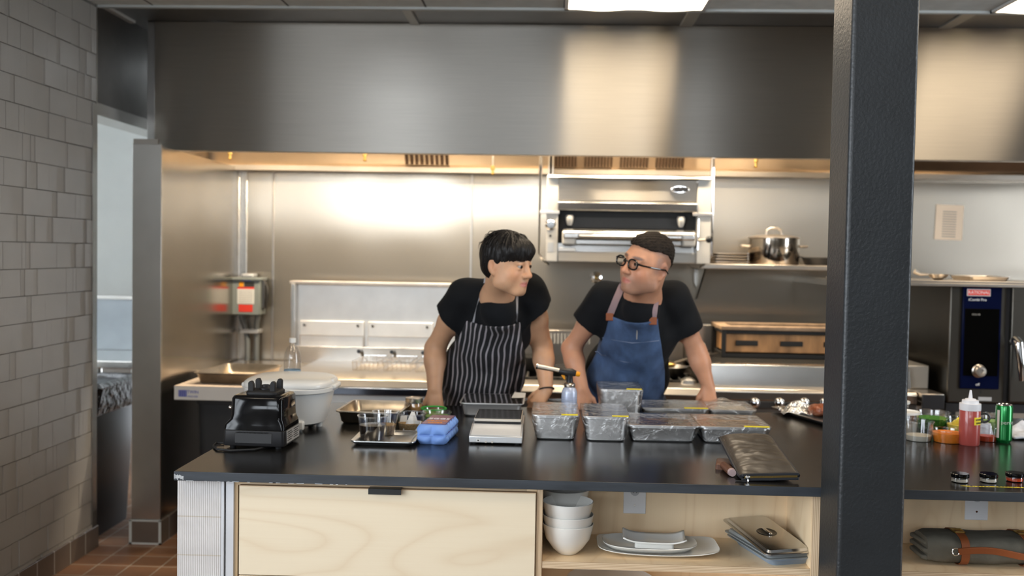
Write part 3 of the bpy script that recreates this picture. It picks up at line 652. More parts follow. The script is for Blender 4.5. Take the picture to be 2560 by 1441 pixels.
# wells, baskets
for i, (pa, pb) in enumerate(((890, 960), (965, 1040), (1042, 1110))):
    a, b = X_at(pa, 5.95, 900), X_at(pb, 5.95, 900)
    t = thing('fryer_basket', ['wire fryer basket with black handle, left of the two in view', 'wire fryer basket with black handle near the cook\'s arm', 'wire fryer basket hidden mostly by the cook\'s arm'][i], 'basket', ((a + b) / 2, 5.95, LZ), 0, 'fryer baskets')
    w = (b - a) / 2 - .012; g = MB()
    for k in range(7):
        x = -w + 2 * w * k / 6; g.tube([(x, -.17, .055), (x, -.15, .004), (x, .15, .004), (x, .17, .055)], .0018, 5)
    for k in range(8):
        y = -.15 + .3 * k / 7; g.tube([(-w, y, .055), (-w, y, .004), (w, y, .004), (w, y, .055)], .0018, 5)
    g.build('wire_mesh', M['steelwarm'], t)
    MB().tube([(-w, -.17, .056), (w, -.17, .056), (w, .17, .056), (-w, .17, .056), (-w, -.17, .056)], .0035, 6).build('rim', M['chrome'], t)
    MB().tube([(-.02, -.17, .056), (0, -.24, .10), (.02, -.17, .056)], .003, 6).build('brace', M['chrome'], t)
    MB().tube([(0, -.235, .098), (0, -.27, .125), (.0, -.36, .135)], [.008, .012, .011], 8).build('grip', M['blackpl'], t)
# ---------- range with burners
rx0, rx1 = fx1 + .004, X_at(1762, LY, 950)
G = thing('gas_range', 'gas range with burners between and behind the two cooks', 'range', (0, 0, 0))
MB().box(rx0, rx1, LY + .03, 6.40, .12, LZ - .05).build('cabinet_body', M['steel'], G, .004)
MB().prismx([(LY - .02, LZ - .085), (LY - .03, LZ - .05), (LY - .01, LZ - .015), (LY + .03, LZ - .01), (LY + .20, LZ - .01), (LY + .20, LZ - .05), (LY + .03, LZ - .09)], rx0, rx1).build('front_rail', M['steelwarm'], G, .004)
MB().box(rx0, rx1, LY + .0, LY + .03, .60, LZ - .10).build('control_panel', M['steel'], G, .003)
for i in range(4):
    kx = rx0 + .12 + i * (rx1 - rx0 - .2) / 3.3
    k = MB().lathe([(.028, 0), (.028, .006), (.021, .012), (.02, .034), (.017, .038)], n=20).build('knob', M['blackpl'], G); k.rotation_euler = (R(90), 0, 0); k.location = (kx, LY, .79)
MB().box(rx0, rx1, LY + .20, 6.34, LZ - .045, LZ - .03).build('drip_deck', M['castiron'], G)
for i in range(4):
    for j in range(2):
        a = rx0 + (rx1 - rx0) * i / 4 + .01; b = rx0 + (rx1 - rx0) * (i + 1) / 4 - .01; y0 = LY + .21 + j * .34; y1 = y0 + .33; g = MB()
        for q in range(4):
            xx = a + (b - a) * (q + .5) / 4; g.box(xx - .006, xx + .006, y0, y1, LZ - .03, LZ + .002)
        g.box(a, b, y0, y0 + .012, LZ - .03, LZ).box(a, b, y1 - .012, y1, LZ - .03, LZ)
        g.build('burner_grate', M['castiron'], G, .001)
MB().box(rx0, rx1, 6.34, 6.40, LZ - .05, LZ + .22).build('riser', M['steelwarm'], G, .003)
rg = MB(); a0, a1 = X_at(1376, 6.32, 850), X_at(1480, 6.32, 850); zz0, zz1 = at(1400, 860, 6.32).z, at(1400, 836, 6.32).z
for k in range(12):
    x = a0 + (a1 - a0) * k / 12; rg.box(x, x + .010, 6.325, 6.34, zz0, zz1)
rg.build('riser_louvres', M['whitesteel'], G)
def fry_pan(px, py, Y, r, ang, label, m=None, h=.05, L=.2):
    p = at(px, py, Y); t = thing('frying_pan', label, 'pan', (p.x, Y, LZ + .004), ang)
    MB().lathe([(r * .78, 0), (r * .8, .002), (r, h), (r - .003, h), (r * .78, .006), (.002, .005)], n=36, cap1=False).build('pan_body', m or M['castiron'], t)
    MB().strip([(r - .004, 0, h - .012), (r + .05, 0, h + .002), (r + L, 0, h + .02)], .022, .006).build('handle', m or M['castiron'], t, .002)
    return t
fry_pan(1330, 900, 6.05, .14, R(200), 'black cast iron pan with high sides behind the left cook\'s elbow', h=.08)
fry_pan(1418, 905, 5.78, .11, R(300), 'dark frying pan on the range between the two cooks')
fry_pan(1666, 905, 5.90, .125, R(20), 'dull metal frying pan beside the denim apron', M['steeldark'])
# strainer spider in that pan
t = thing('ladle', 'brass coloured ladle lying across the pan beside the denim apron', 'ladle', (X_at(1700, 5.85, 910), 5.86, LZ + .07), R(20))
MB().sphere((-.07, 0, 0), .04, .04, .018).build('cup', M['brass'], t); MB().tube([(-.04, 0, .008), (.05, .01, .03), (.16, .02, .045)], .006, 8).build('handle', M['steelwarm'], t)
tag(MB().loft([rrect(.09, .08, .02, 0), rrect(.08, .07, .02, .02), rrect(.03, .02, .008, .035)]).build('upturned_dish', M['steel']), 'small upturned steel dish on the range rail beside the denim apron', 'dish').location = (X_at(1722, 5.6, 930), 5.62, LZ - .01)
# ---------- charbroiler
cx0, cx1 = rx1 + .004, X_at(2288, LY, 950)
B = thing('charbroiler', 'wide stainless charbroiler with chrome ball knobs right of the grey-haired cook', 'grill', (0, 0, 0))
MB().box(cx0, cx1, LY + .03, 6.42, .12, LZ - .04).build('cabinet_body', M['steelwarm'], B, .004)
gz = at(1900, 912, LY + .10).z
MB().prismx([(LY + .055, LZ + .0), (LY + .075, gz), (LY + .16, gz + .004), (LY + .16, LZ - .03), (LY + .055, LZ - .03)], cx0, cx1).build('sloped_front', M['steel'], B, .006)
MB().prismx([(LY - .04, LZ - .07), (LY - .045, LZ - .02), (LY - .03, LZ - .005), (LY + .06, LZ), (LY + .06, LZ - .07)], cx0, cx1).build('plate_rail', M['steelwarm'], B, .006)
MB().box(cx0, cx1, LY - .035, LY + .03, LZ - .115, LZ - .071).build('rail_underside', M['steeldark'], B, .004)
pz0 = at(1900, 1040, LY).z
MB().box(cx0, cx1, LY, LY + .03, pz0, LZ - .115).build('control_panel', mat('warm_panel_steel', (.50, .45, .38), .32, 1, ani=.5, tan=X_), B, .003)
MB().box(cx0, cx1, LY + .012, LY + .03, .14, pz0 - .004).build('lower_door', M['steel'], B, .003)
for i, px in enumerate((1885, 1946, 2008, 2060, 2130, 2200)):
    p = at(px, 1007, LY - .02); k = MB().sphere((0, 0, 0), .030, .026, .030).lathe([(.016, -.0), (.016, .001)], n=12).build('ball_knob', M['chrome'], B); k.location = (p.x, LY - .035, p.z)
    MB().tube([(p.x, LY + .001, p.z), (p.x, LY - .02, p.z)], .014, 12).build('knob_bezel', M['steeldark'], B)
    if i < 5: MB().tube([(p.x + .066, LY + .002, p.z - .006), (p.x + .066, LY - .003, p.z - .006)], .008, 12).build('indicator_hole', M['ink'], B)
gr = MB(); y0, y1 = LY + .16, 6.30
nb = 66
for k in range(nb):
    x = cx0 + .02 + (cx1 - cx0 - .04) * k / nb; gr.box(x, x + .009, y0, y1, gz - .012, gz + .006)
gr.box(cx0, cx1, y0, y0 + .01, gz - .02, gz).box(cx0, cx1, y1 - .01, y1, gz - .02, gz)
gr.build('bar_grate', M['castiron'], B)
MB().box(cx0, cx1, y0, y1, gz - .09, gz - .06).build('ember_tray', M['castiron'], B)
MB().box(cx0, cx0 + .012, LY + .12, 6.40, LZ, gz + .11).build('side_guard', M['steelwarm'], B, .002)
MB().box(cx0, cx1, 6.34, 6.42, LZ - .04, gz + .16).build('rear_guard', M['steelwarm'], B, .003)
# wooden charcoal box grill
b0 = at(1808, 903, 5.85); b1x = X_at(2180, 5.85); bh = at(1900, 822, 5.85).z - gz - .006
K = thing('box_grill', 'scorched wooden box grill in a black metal frame standing on the charbroiler', 'box grill', ((b0.x + b1x) / 2, 6.02, gz + .0065))
W = (b1x - b0.x) / 2; D_ = .17
MB().box(-W + .012, W - .012, -D_ + .01, D_ - .01, .03, bh - .015).build('wooden_walls', M['board'], K, .004)
fr = MB()
for sx in (-1, 1):
    for sy in (-1, 1): fr.box(sx * W - .012, sx * W + .012, sy * D_ - .012, sy * D_ + .012, 0, bh - .01)
for z_ in (.012, bh - .022):
    fr.box(-W, W, -D_ - .004, -D_ + .014, z_ - .012, z_ + .012).box(-W, W, D_ - .014, D_ + .004, z_ - .012, z_ + .012).box(-W - .004, -W + .014, -D_, D_, z_ - .012, z_ + .012).box(W - .014, W + .004, -D_, D_, z_ - .012, z_ + .012)
fr.build('metal_frame', M['castiron'], K, .002)
tp = MB().box(-W - .02, W + .02, -D_ - .02, -D_ + .05, bh - .012, bh + .012).box(-W - .02, W + .02, D_ - .05, D_ + .02, bh - .012, bh + .012).box(-W - .02, -W + .05, -D_ + .05, D_ - .05, bh - .012, bh + .012).box(W - .05, W + .02, -D_ + .05, D_ - .05, bh - .012, bh + .012).build('wooden_rim', mat('dusty_brown_rim', (.36, .24, .15), .6, var=.3, vscale=20), K, .004)
MB().box(-W + .05, W - .05, -D_ + .05, D_ - .05, bh - .02, bh - .006).build('grill_top', M['castiron'], K)
for x0 in (-W + .07, -W + .33, -W + .58):
    if x0 + .12 < W: MB().box(x0, x0 + .13, -D_ + .002, -D_ + .012, .07, .10).build('air_slot', M['castiron'], K, .003)
# tongs resting behind
t = thing('tongs', 'steel tongs and rack resting on the grill left of the wooden box', 'tongs', (X_at(1770, 5.8, 870), 5.85, gz + .012), R(-30))
MB().strip([(-.03, -.14, 0), (-.008, 0, .008), (-.02, .12, .01)], .014, .003).build('arm', M['steelwarm'], t); MB().strip([(.03, -.14, 0), (.008, 0, .008), (.02, .12, .01)], .014, .003).build('arm', M['steelwarm'], t)
# ---------- griddle table right of column
ex0, ex1 = cx1 + .004, X_at(2362, 5.35, 965)
T2 = thing('side_counter', 'stainless side counter with dark edge just right of the black column', 'counter', (0, 0, 0))
MB().box(ex0, ex1, 5.35, 6.4, LZ - .03, LZ - .005).build('top', M['steelwarm'], T2, .003)
MB().box(ex0, ex1, 5.345, 5.36, LZ - .085, LZ - .008).build('dark_edge', M['blackpl'], T2, .003)
MB().box(ex0 + .01, X_at(2330, 5.45, 1020), 5.46, 6.3, .1, LZ - .085).build('cabinet_body', M['steelwarm'], T2, .003)
MB().tube([(ex1 - .03, 5.40, 0), (ex1 - .03, 5.40, LZ - .085)], .018, 10).build('leg', M['steeldark'], T2)
p0 = at(2258, 950, 5.55); p1 = at(2323, 915, 5.55)
tag(MB().box(p0.x, p1.x, 5.55, 6.2, LZ - .004, p1.z).build('steel_block_cover', mat('pale_grey_cover', (.55, .52, .47), .4, .6), None, .006), 'pale grey steel box on the side counter beside the oven', 'box')
tag(MB().prism([(0, 0), (.02, 0), (.014, .03), (.009, .055), (.004, .03)], -.001, 0).build('flame_sticker', M['orange']), 'small orange flame shaped warning sticker on the steel wall', 'sticker').location = at(2274, 842, YB - .002)
# ---------- oven
OY = 5.40
ox0 = X_at(2372, OY, 860); oz0 = at(2440, 1009, OY).z; oz1 = at(2440, 708, OY).z
O = thing('combi_oven', 'stainless combi oven with a tall navy control panel at the right edge', 'oven', (0, 0, 0))
ost = mat('oven_steel', (.115, .108, .095), .35, 1, ani=.4, tan=Z_, var=.05)
MB().box(ox0, ox0 + .93, OY, 6.15, oz0, oz1).build('oven_body', ost, O, .008)
q0, q1 = X_at(2401, OY, 860), X_at(2499, OY, 860); r0 = at(2450, 973, OY).z; r1 = at(2450, 714, OY).z
CP = MB().box(q0, q1, OY - .014, OY, r0, r1).build('control_panel', M['navy'], O, .006)
MB().box(q0 + .012, q1 - .012, OY - .0155, OY - .0135, at(2450, 940, OY).z, at(2450, 772, OY).z).build('display_screen', M['darkglass'], CP, .002)
kb = MB().lathe([(.036, 0), (.036, .006), (.031, .010), (.031, .03), (.026, .036), (.014, .037), (.013, .032), (.001, .032)], n=28).build('dial_knob', M['steelwarm'], CP); kb.rotation_euler = (R(90), 0, 0); kb.location = at(2446, 928, OY - .014)
lg = at(2447, 732, OY - .015)
MB().box(lg.x - .062, lg.x + .062, OY - .0165, OY - .014, lg.z - .019, lg.z + .019).build('logo_plate', mat('logo_light_border', (.55, .5, .5), .4), CP, .002)
MB().box(lg.x - .057, lg.x + .057, OY - .0175, OY - .0165, lg.z - .014, lg.z + .014).build('logo_field', M['red'], CP)
wi = mat('white_print', (.8, .8, .8), .5)
text('logo_lettering', 'RATIONAL', .023, wi, CP, (lg.x, OY - .0176, lg.z)); 
g2 = at(2444, 750, OY - .015); text('model_lettering', 'iCombi Pro', .020, wi, CP, (g2.x, OY - .0145, g2.z))
g2 = at(2440, 787, OY - .0157); text('display_lettering', '10:21:43', .013, M['greyink'], CP, (g2.x, OY - .0160, g2.z))
g2 = at(2444, 962, OY - .015); text('button_lettering', 'off', .02, wi, CP, (g2.x, OY - .0145, g2.z))
g2 = at(2452, 981, OY); text('type_lettering', 'E', .022, M['ink'], O, (g2.x, OY - .0005, g2.z))
dg = X_at(2516, OY, 860)
MB().box(dg - .009, dg + .009, OY - .004, OY + .001, oz0 + .01, oz1 - .01).build('door_gap', M['blackpl'], O)
DR = MB().box(dg + .010, ox0 + .925, OY - .03, OY - .001, oz0 + .012, oz1 - .012).build('oven_door', ost, O, .006)
hx = X_at(2553, OY - .08, 900); hz1, hz2 = at(2550, 856, OY - .07).z, at(2550, 952, OY - .07).z
MB().tube([(hx - .01, OY - .03, hz1), (hx - .012, OY - .075, hz1 - .01), (hx, OY - .08, (hz1 + hz2) / 2), (hx + .008, OY - .075, hz2)], [.03, .028, .02, .013], 12).build('door_handle', M['chrome'], DR)
sl = at(2462, 997, OY); MB().box(sl.x - .035, sl.x + .035, OY - .002, OY, sl.z - .012, sl.z + .008).build('silver_plate', M['silverlabel'], O)
OS = thing('oven_stand', 'dark frame stand carrying the combi oven', 'stand', (0, 0, 0))
for x in (ox0 + .04, ox0 + .85):
    for y in (OY + .05, 6.1): MB().box(x - .02, x + .02, y - .02, y + .02, 0, oz0 - .05).build('leg', M['blackpl'], OS)
MB().box(ox0 + .0, ox0 + .9, OY + .01, 6.14, oz0 - .05, oz0 - .004).build('top_frame', M['blackpl'], OS); MB().box(ox0, ox0 + .9, OY + .03, 6.14, .25, .28).build('rack', M['blackpl'], OS)
# ---------- shelves on the wall
s0, s1 = X_at(1752, 6.25), X_at(2236, 6.25)
sz1 = at(1950, 663, 6.25).z
SH = thing('wall_shelf', 'steel wall shelf carrying the lidded pot left of the black column', 'shelf', (0, 0, 0))
MB().box(s0, s1, 6.25, YB - .002, sz1 - .03, sz1).build('shelf_board', M['steelwarm'], SH, .003)
for x in (s0 + .04, s1 - .1):
    MB().prismx([(YB - .003, sz1 - .031), (6.35, sz1 - .031), (YB - .003, sz1 - .24)], x, x + .012).build('bracket', M['steel'], SH)
s2 = X_at(2262, 5.36); sz2 = at(2400, 703, 5.36).z
SH2 = thing('oven_shelf', 'steel shelf running over the oven, right of the black column', 'shelf', (0, 0, 0))
MB().box(s2 - .25, 4.2, 5.36, 5.95, sz2 - .012, sz2).box(s2 - .25, 4.2, 5.36, 5.375, sz2 - .03, sz2 - .012).build('shelf_board', M['steelwarm'], SH2, .002)
MB().box(s2 - .25, s2 - .22, 5.9, YB - .003, sz2 - .05, sz2 - .013).build('bracket', M['steel'], SH2); MB().box(3.9, 3.93, 5.9, YB - .003, sz2 - .05, sz2 - .013).build('bracket', M['steel'], SH2)
# pot
pp = at(1933, 661, 6.45); t = thing('stock_pot', 'shiny stainless pot with lid on the wall shelf', 'pot', (pp.x, 6.45, sz1))
pr = .160; ph = at(1933, 598, 6.45).z - sz1
MB().lathe([(pr * .96, 0), (pr, .01), (pr, ph), (pr + .006, ph + .004), (pr - .004, ph + .004), (pr - .006, .01)], n=48).build('pot_body', mat('polished_pot', (.62, .55, .47), .12, 1), t)
L_ = MB().lathe([(pr + .005, ph + .0045), (pr + .004, ph + .010), (pr * .7, ph + .022), (.01, ph + .030)], n=48).build('pot_lid', M['steelwarm'], t)
MB().tube([(-.05, 0, ph + .026), (-.045, 0, ph + .055), (-.02, 0, ph + .07), (.02, 0, ph + .07), (.045, 0, ph + .055), (.05, 0, ph + .026)], .008, 10).build('lid_handle', M['steelwarm'], L_)
MB().tube([(-pr + .005, -.04, ph * .7), (-pr - .045, -.03, ph * .72), (-pr - .045, .03, ph * .72), (-pr + .005, .04, ph * .7)], .007, 8).build('side_handle', M['steelwarm'], t)
MB().tube([(pr - .005, -.04, ph * .7), (pr + .045, -.03, ph * .72), (pr + .045, .03, ph * .72), (pr - .005, .04, ph * .7)], .007, 8).build('side_handle', M['steelwarm'], t)
# stack of sheet pans
for k in range(4):
    x = X_at(1818, 6.45); tag(MB().loft([rrect(.20, .32, .02, 0), rrect(.225, .345, .022, .014), rrect(.232, .352, .022, .014), rrect(.232, .352, .022, .017), rrect(.22, .34, .02, .017), rrect(.20, .32, .018, .004)]).build('sheet_pan', M['steelwarm']),
        ['sheet pan at the bottom of the small stack left of the pot', 'second sheet pan from the bottom, left of the pot', 'second sheet pan from the top, left of the pot', 'sheet pan on top of the small stack left of the pot'][k], 'tray', 'sheet pans on the wall shelf').location = (x, 6.46, sz1 + k * .0175)
t = fry_pan(2052, 640, 6.44, .12, R(120), 'dark frying pan on the wall shelf right of the pot', h=.05); t.location.z = sz1
t = fry_pan(2150, 640, 6.44, .11, R(60), 'second dark pan on the wall shelf partly behind the column', h=.05); t.location.z = sz1
# items on the oven shelf
p = at(2345, 700, 5.6); t = thing('strainer', 'small metal strainer with handle on the shelf right of the column', 'strainer', (p.x, 5.6, sz2))
MB().lathe([(.02, 0), (.042, .012), (.055, .03), (.052, .03), (.038, .014), (.002, .006)], n=24, cap1=False).build('bowl', M['steelwarm'], t)
MB().tube([(-.052, 0, .028), (-.10, 0, .030), (-.13, 0, .045)], [.006, .010, .014], 8).build('handle', M['steelwarm'], t)
p = at(2452, 700, 5.6); tag(MB().loft([rrect(.19, .26, .015, 0), rrect(.215, .285, .018, .022), rrect(.225, .295, .018, .022), rrect(.225, .295, .018, .025), rrect(.21, .28, .016, .025), rrect(.185, .255, .013, .005)]).build('upturned_tray', M['steelwarm']), 'shallow metal tray on the shelf above the oven', 'tray').location = (p.x, 5.62, sz2)
# notice
p0 = at(2337, 600, YB - .004); p1 = at(2409, 513, YB - .004)
t = thing('wall_notice', 'cream paper notice with printed lines on the steel wall', 'notice', ((p0.x + p1.x) / 2, YB - .003, (p0.z + p1.z) / 2)); t.rotation_euler = (0, R(1.5), 0)
w, h = (p1.x - p0.x) / 2, (p1.z - p0.z) / 2
MB().box(-w, w, -.002, 0, -h, h).build('sheet', M['sign'], t)
ln = MB()
for k in range(11): ln.box(-w * .5, w * .5, -.0026, -.002, h * .58 - k * .0165, h * .58 - k * .0165 + .007)
tag(ln.build('printed_lines', M['greyink'], t), kind='stuff')
# ---------- salamander broiler
SY = 6.10
Sm = thing('salamander_broiler', 'wall mounted stainless salamander broiler above the grey-haired cook', 'broiler', (0, 0, 0))
def sx(px, Y=SY): return X_at(px, Y, 550)
def sz(py, Y=SY): return at(1560, py, Y).z
body0, body1 = sx(1394), sx(1742)
MB().box(body0, body1, SY + .06, YB - .003, sz(655), sz(448)).build('housing', M['steel'], Sm, .003)
for a, b, nm in ((1366, 1395, 'left_cheek'), (1742, 1777, 'right_cheek')):
    MB().box(sx(a), sx(b), SY - .01, YB - .003, sz(657), sz(442)).build('side_cheek', M['whitesteel'], Sm, .004)
MB().box(body0, body1, SY, SY + .06, sz(503), sz(448)).build('top_panel', M['hood'], Sm, .004)
MB().prismx([(SY, sz(503)), (SY - .03, sz(508)), (SY - .02, sz(528)), (SY + .06, sz(530)), (SY + .06, sz(503))], body0, body1).build('canopy_lip', M['steel'], Sm, .004)
MB().prismx([(SY - .03, sz(447)), (SY - .02, sz(440)), (YB - .003, sz(430)), (YB - .003, sz(447))], sx(1368), sx(1776)).build('roof', M['steelwarm'], Sm, .003)
MB().box(body0, body1, SY + .05, SY + .06, sz(610), sz(530)).build('fire_opening', M['ink'], Sm)
MB().box(sx(1428), sx(1712), SY + .03, SY + .05, sz(572), sz(544)).build('burner_brick', mat('grey_burner_brick', (.06, .062, .065), .9, bump=.004, bscale=120), Sm, .004)
for px in (1424, 1703):
    c = MB().lathe([(.012, -.032), (.018, -.02), (.024, 0), (.026, .02), (.02, .032)], n=16).build('ceramic_igniter', M['whitesteel'], Sm); c.location = (sx(px), SY + .012, sz(553))
MB().prismx([(SY - .06, sz(600)), (SY - .06, sz(583)), (SY - .03, sz(574)), (SY + .05, sz(574)), (SY + .05, sz(600))], sx(1408), sx(1736)).build('grill_rack_front', M['steel'], Sm, .01)
MB().tube([(sx(1448), SY - .085, sz(593)), (sx(1700), SY - .085, sz(593))], .011, 12).build('rack_handle', M['chrome'], Sm)
for px in (1448, 1700): MB().tube([(sx(px), SY - .085, sz(593)), (sx(px), SY - .055, sz(593))], .012, 10).build('handle_post', M['chrome'], Sm)
for a, b in ((1406, 1440), (1704, 1738)): MB().box(sx(a), sx(b), SY - .05, SY + .05, sz(615), sz(578)).build('rack_end_block', M['whitesteel'], Sm, .012)
MB().box(sx(1440), sx(1704), SY - .02, SY + .05, sz(613), sz(601)).build('drip_lip', M['steel'], Sm, .004)
MB().box(sx(1396), sx(1742), SY - .005, SY + .06, sz(657), sz(631)).build('drip_tray_front', M['hood'], Sm, .004)
MB().box(sx(1398), sx(1440), SY - .012, SY + .0, sz(631), sz(622)).build('tray_tab', M['steelwarm'], Sm, .002)
bd = at(1700, 474, SY - .005)
bg_ = MB().lathe([(1, 0), (1, .008), (.9, .012)], n=28, sx=.058, sy=.022).build('badge', M['chrome'], Sm); bg_.rotation_euler = (R(90), 0, 0); bg_.location = (bd.x, SY, bd.z)
MB().box(bd.x - .035, bd.x + .045, SY - .0145, SY - .012, bd.z - .012, bd.z + .012).build('badge_inset', M['blackpl'], Sm, .002)
for px, py in ((1741, 453), (1741, 520)): MB().sphere((sx(px), SY - .004, sz(py)), .009).build('screw', M['chrome'], Sm)
p = at(1377, 562, SY - .02); kn = MB().lathe([(.034, 0), (.034, .008), (.028, .014), (.027, .03), (.022, .034)], n=24).build('gas_knob', M['chrome'], Sm); kn.rotation_euler = (R(90), 0, 0); kn.location = (p.x, SY - .01, p.z)
p = at(1376, 590, SY - .01); MB().tube([(p.x, SY - .009, p.z), (p.x, SY - .014, p.z)], .008, 12).build('pilot_hole', M['ink'], Sm)
p = at(1376, 617, SY - .01); MB().box(p.x - .016, p.x + .018, SY - .0115, SY - .009, p.z - .03, p.z + .025).build('warning_label', M['silverlabel'], Sm)
for px, e in ((1349, 1), (1781, -1)):
    x = sx(px); rd = MB().tube([(x, SY + .0, sz(395)), (x, SY + .0, sz(637)), (x + e * .02, SY + .02, sz(652)), (x + e * .06, SY + .06, sz(665))], .0065, 8).build('guide_rod', M['chrome'], Sm)
    MB().box(min(x, x + e * .12), max(x, x + e * .12), SY - .02, SY + .0, sz(538), sz(530)).build('slide_bar', M['steelwarm'], Sm, .002)
    MB().tube([(x, SY + .05, sz(392)), (x, SY + .05, sz(440))], .012, 8).build('hanger_pipe', M['steelwarm'], Sm)
lev = MB().tube([(sx(1745), SY - .03, sz(598)), (sx(1770), SY - .05, sz(596))], .008, 8).build('lever', M['steelwarm'], Sm)
MB().sphere((sx(1770), SY - .055, sz(596)), .021).build('ball_grip', M['blackpl'], lev)
MB().tube([(sx(1745), SY - .02, sz(545)), (sx(1744), SY - .02, sz(622))], .006, 8).build('lift_rod', M['chrome'], Sm)
MB().box(sx(1368), sx(1372), SY + .1, YB - .01, sz(440), hz0 + .3).box(sx(1378), sx(1382), SY + .1, YB - .01, sz(440), hz0 + .3).build('vent_duct', M['steelwarm'], Sm)
# gas valve on the wall
p = at(1490, 694, YB - .03); t = thing('gas_valve', 'small round gas valve on the wall under the broiler', 'valve', (p.x, YB - .002, p.z))
v = MB().lathe([(.04, 0), (.04, .01), (.026, .016), (.022, .04), (.01, .045)], n=20).build('valve_body', M['chrome'], t); v.rotation_euler = (R(90), 0, 0)
MB().sphere((0, -.045, 0), .014).build('brass_stem', M['brass'], t)
p = at(1741, 700, YB - .03); tag(MB().prism([(-.02, .12), (.03, .13), (.02, -.03), (.0, -.06), (-.015, -.02)], YB - .03, YB - .003).build('hook_plate', M['steel'], None, .003), 'thin steel hook plate on the wall right of the grey-haired cook', 'hook').location = (p.x, 0, p.z)
# ---------- safety switch
p0 = at(577, 788, 6.55); p1 = at(648, 697, 6.55)
t = thing('safety_switch', 'grey-green electrical safety switch box with red and white labels on the steel wall', 'switch box', ((p0.x + p1.x) / 2, YB - .013, 0))
w = (p1.x - p0.x) / 2; z0, z1 = p0.z, p1.z
MB().box(-w, w, -.14, 0, z0, z1).build('enclosure', M['greybox'], t, .006)
MB().box(-w - .006, w + .012, -.155, 0, z1 - .012, z1 + .004).build('rain_lid', M['greybox'], t, .003)
MB().box(-w * .35, w * .5, -.13, -.03, z1 + .004, z1 + .03).build('hub', M['silverlabel'], t, .008)
zl = lambda py: at(610, py, 6.57).z
for n_, a, b, c, d, m_ in (('blue_label', -.3, .35, 697, 703, M['blueink']), ('amber_label', -.48, -.15, 705, 717, M['orange']), ('black_label', -.1, .6, 705, 717, M['ink']), ('white_label', -.6, .6, 723, 760, M['paper']), ('red_header', -.6, .6, 718, 723, M['red']), ('red_label', -.5, .5, 762, 780, M['red'])):
    MB().box(w * a, w * b, -.1415, -.140, zl(d), zl(c)).build(n_, m_, t)
lz0, lz1 = zl(760), zl(723); ln = MB()
for k in range(7): ln.box(-w * .5, w * .5, -.1421, -.1415, lz0 + .008 + k * (lz1 - lz0 - .01) / 7, lz0 + .011 + k * (lz1 - lz0 - .01) / 7)
tag(ln.build('label_text_lines', M['greyink'], t), kind='stuff')
MB().tube([(w + .01, -.07, z1 - .02), (w + .035, -.09, z1 - .06), (w + .04, -.10, z1 - .12), (w + .02, -.08, z1 - .2)], .010, 8).build('switch_lever', M['castiron'], t)
MB().box(w, w + .02, -.10, -.04, z1 - .2, z1 - .01).build('lever_mount', M['steeldark'], t, .003)
for (pa, pb, pc) in ((598, 606, 614), (640, 637, 637)):
    a, b, c = at(pa, 795, 6.6), at(pb, 835, 6.62), at(pc, 912, 6.62)
    q = [(a.x, a.y + .04, z0 + .005), (a.x, a.y + .04, a.z), (b.x, b.y + .04, b.z + .06), (c.x, c.y + .04, b.z - .04), (c.x, c.y + .04, c.z)]
    tag(MB().tube(q, .019, 12).build('conduit', mat('grey_flex_conduit_%d' % pa, (.20, .21, .21), .45, .3, bump=.001, bscale=200)), 'bent grey conduit, left of the two below the switch box' if pa == 598 else 'straight grey conduit, right of the two below the switch box', 'conduit', 'conduits below the switch box')
p = at(620, 830, 6.62); tag(MB().box(p.x - .06, p.x + .07, 6.628, YB - .001, p.z - .012, p.z + .014).build('pipe_clamp', M['silverlabel'], None, .004), 'bright clamp bar holding the two grey conduits', 'clamp')
# ---------- white box on dark bins, roasting pan on it
bx = at(435, 1000, 5.30); bzt = at(435, 966, 5.30).z; bzb = at(435, 1000, 5.30).z; bxr = fx0 - .012
t = thing('flat_box', 'wide flat white cardboard box with blue barcode under the roasting pan', 'box', (0, 0, 0))
MB().box(bx.x, bxr, 5.30, 6.0, bzb, bzt).build('carton', M['cardwhite'], t, .002)
MB().box(bx.x, bxr, 5.30, 6.0, bzt, bzt + .002).build('tan_top', mat('tan_cardboard', (.62, .50, .40), .7), t)  # top layer coloured tan over the white carton
ba = at(446, 992, 5.299); bb = at(466, 976, 5.299); bar = MB()
for k in range(8):
    x = ba.x + (bb.x - ba.x) * k / 8; bar.box(x, x + .0035 * (1 + k % 2), 5.2985, 5.30, ba.z, bb.z)
tag(bar.build('barcode', M['blueink'], t), kind='stuff')
g2 = at(482, 981, 5.299); text('box_lettering', 'TWIN', .024, M['blueink'], t, (g2.x, 5.2992, g2.z)); g2 = at(482, 992, 5.299); text('box_small_lettering', 'PACK SIZE', .012, M['blueink'], t, (g2.x, 5.2992, g2.z))
def bin_(name, x0, x1, y0, y1, z1, label, m, cat='bin'):
    t = thing(name, label, cat, ((x0 + x1) / 2, (y0 + y1) / 2, 0)); w, d = x1 - x0, y1 - y0
    MB().loft([rrect(w * .84, d * .84, .05, 0), rrect(w * .96, d * .96, .05, z1 - .03)]).build('bin_body', m, t)
    MB().loft([rrect(w, d, .05, z1 - .035), rrect(w, d, .05, z1)]).build('bin_rim', m, t, .004)
    return t
b0_ = at(487, 1010, 5.42)
bin_('ingredient_bin', b0_.x, b0_.x + .42, 5.40, 5.92, bzb - .002, 'tall dark grey plastic bin carrying the left end of the white box', M['bin'])
rp_ = at(586, 960, 5.55)
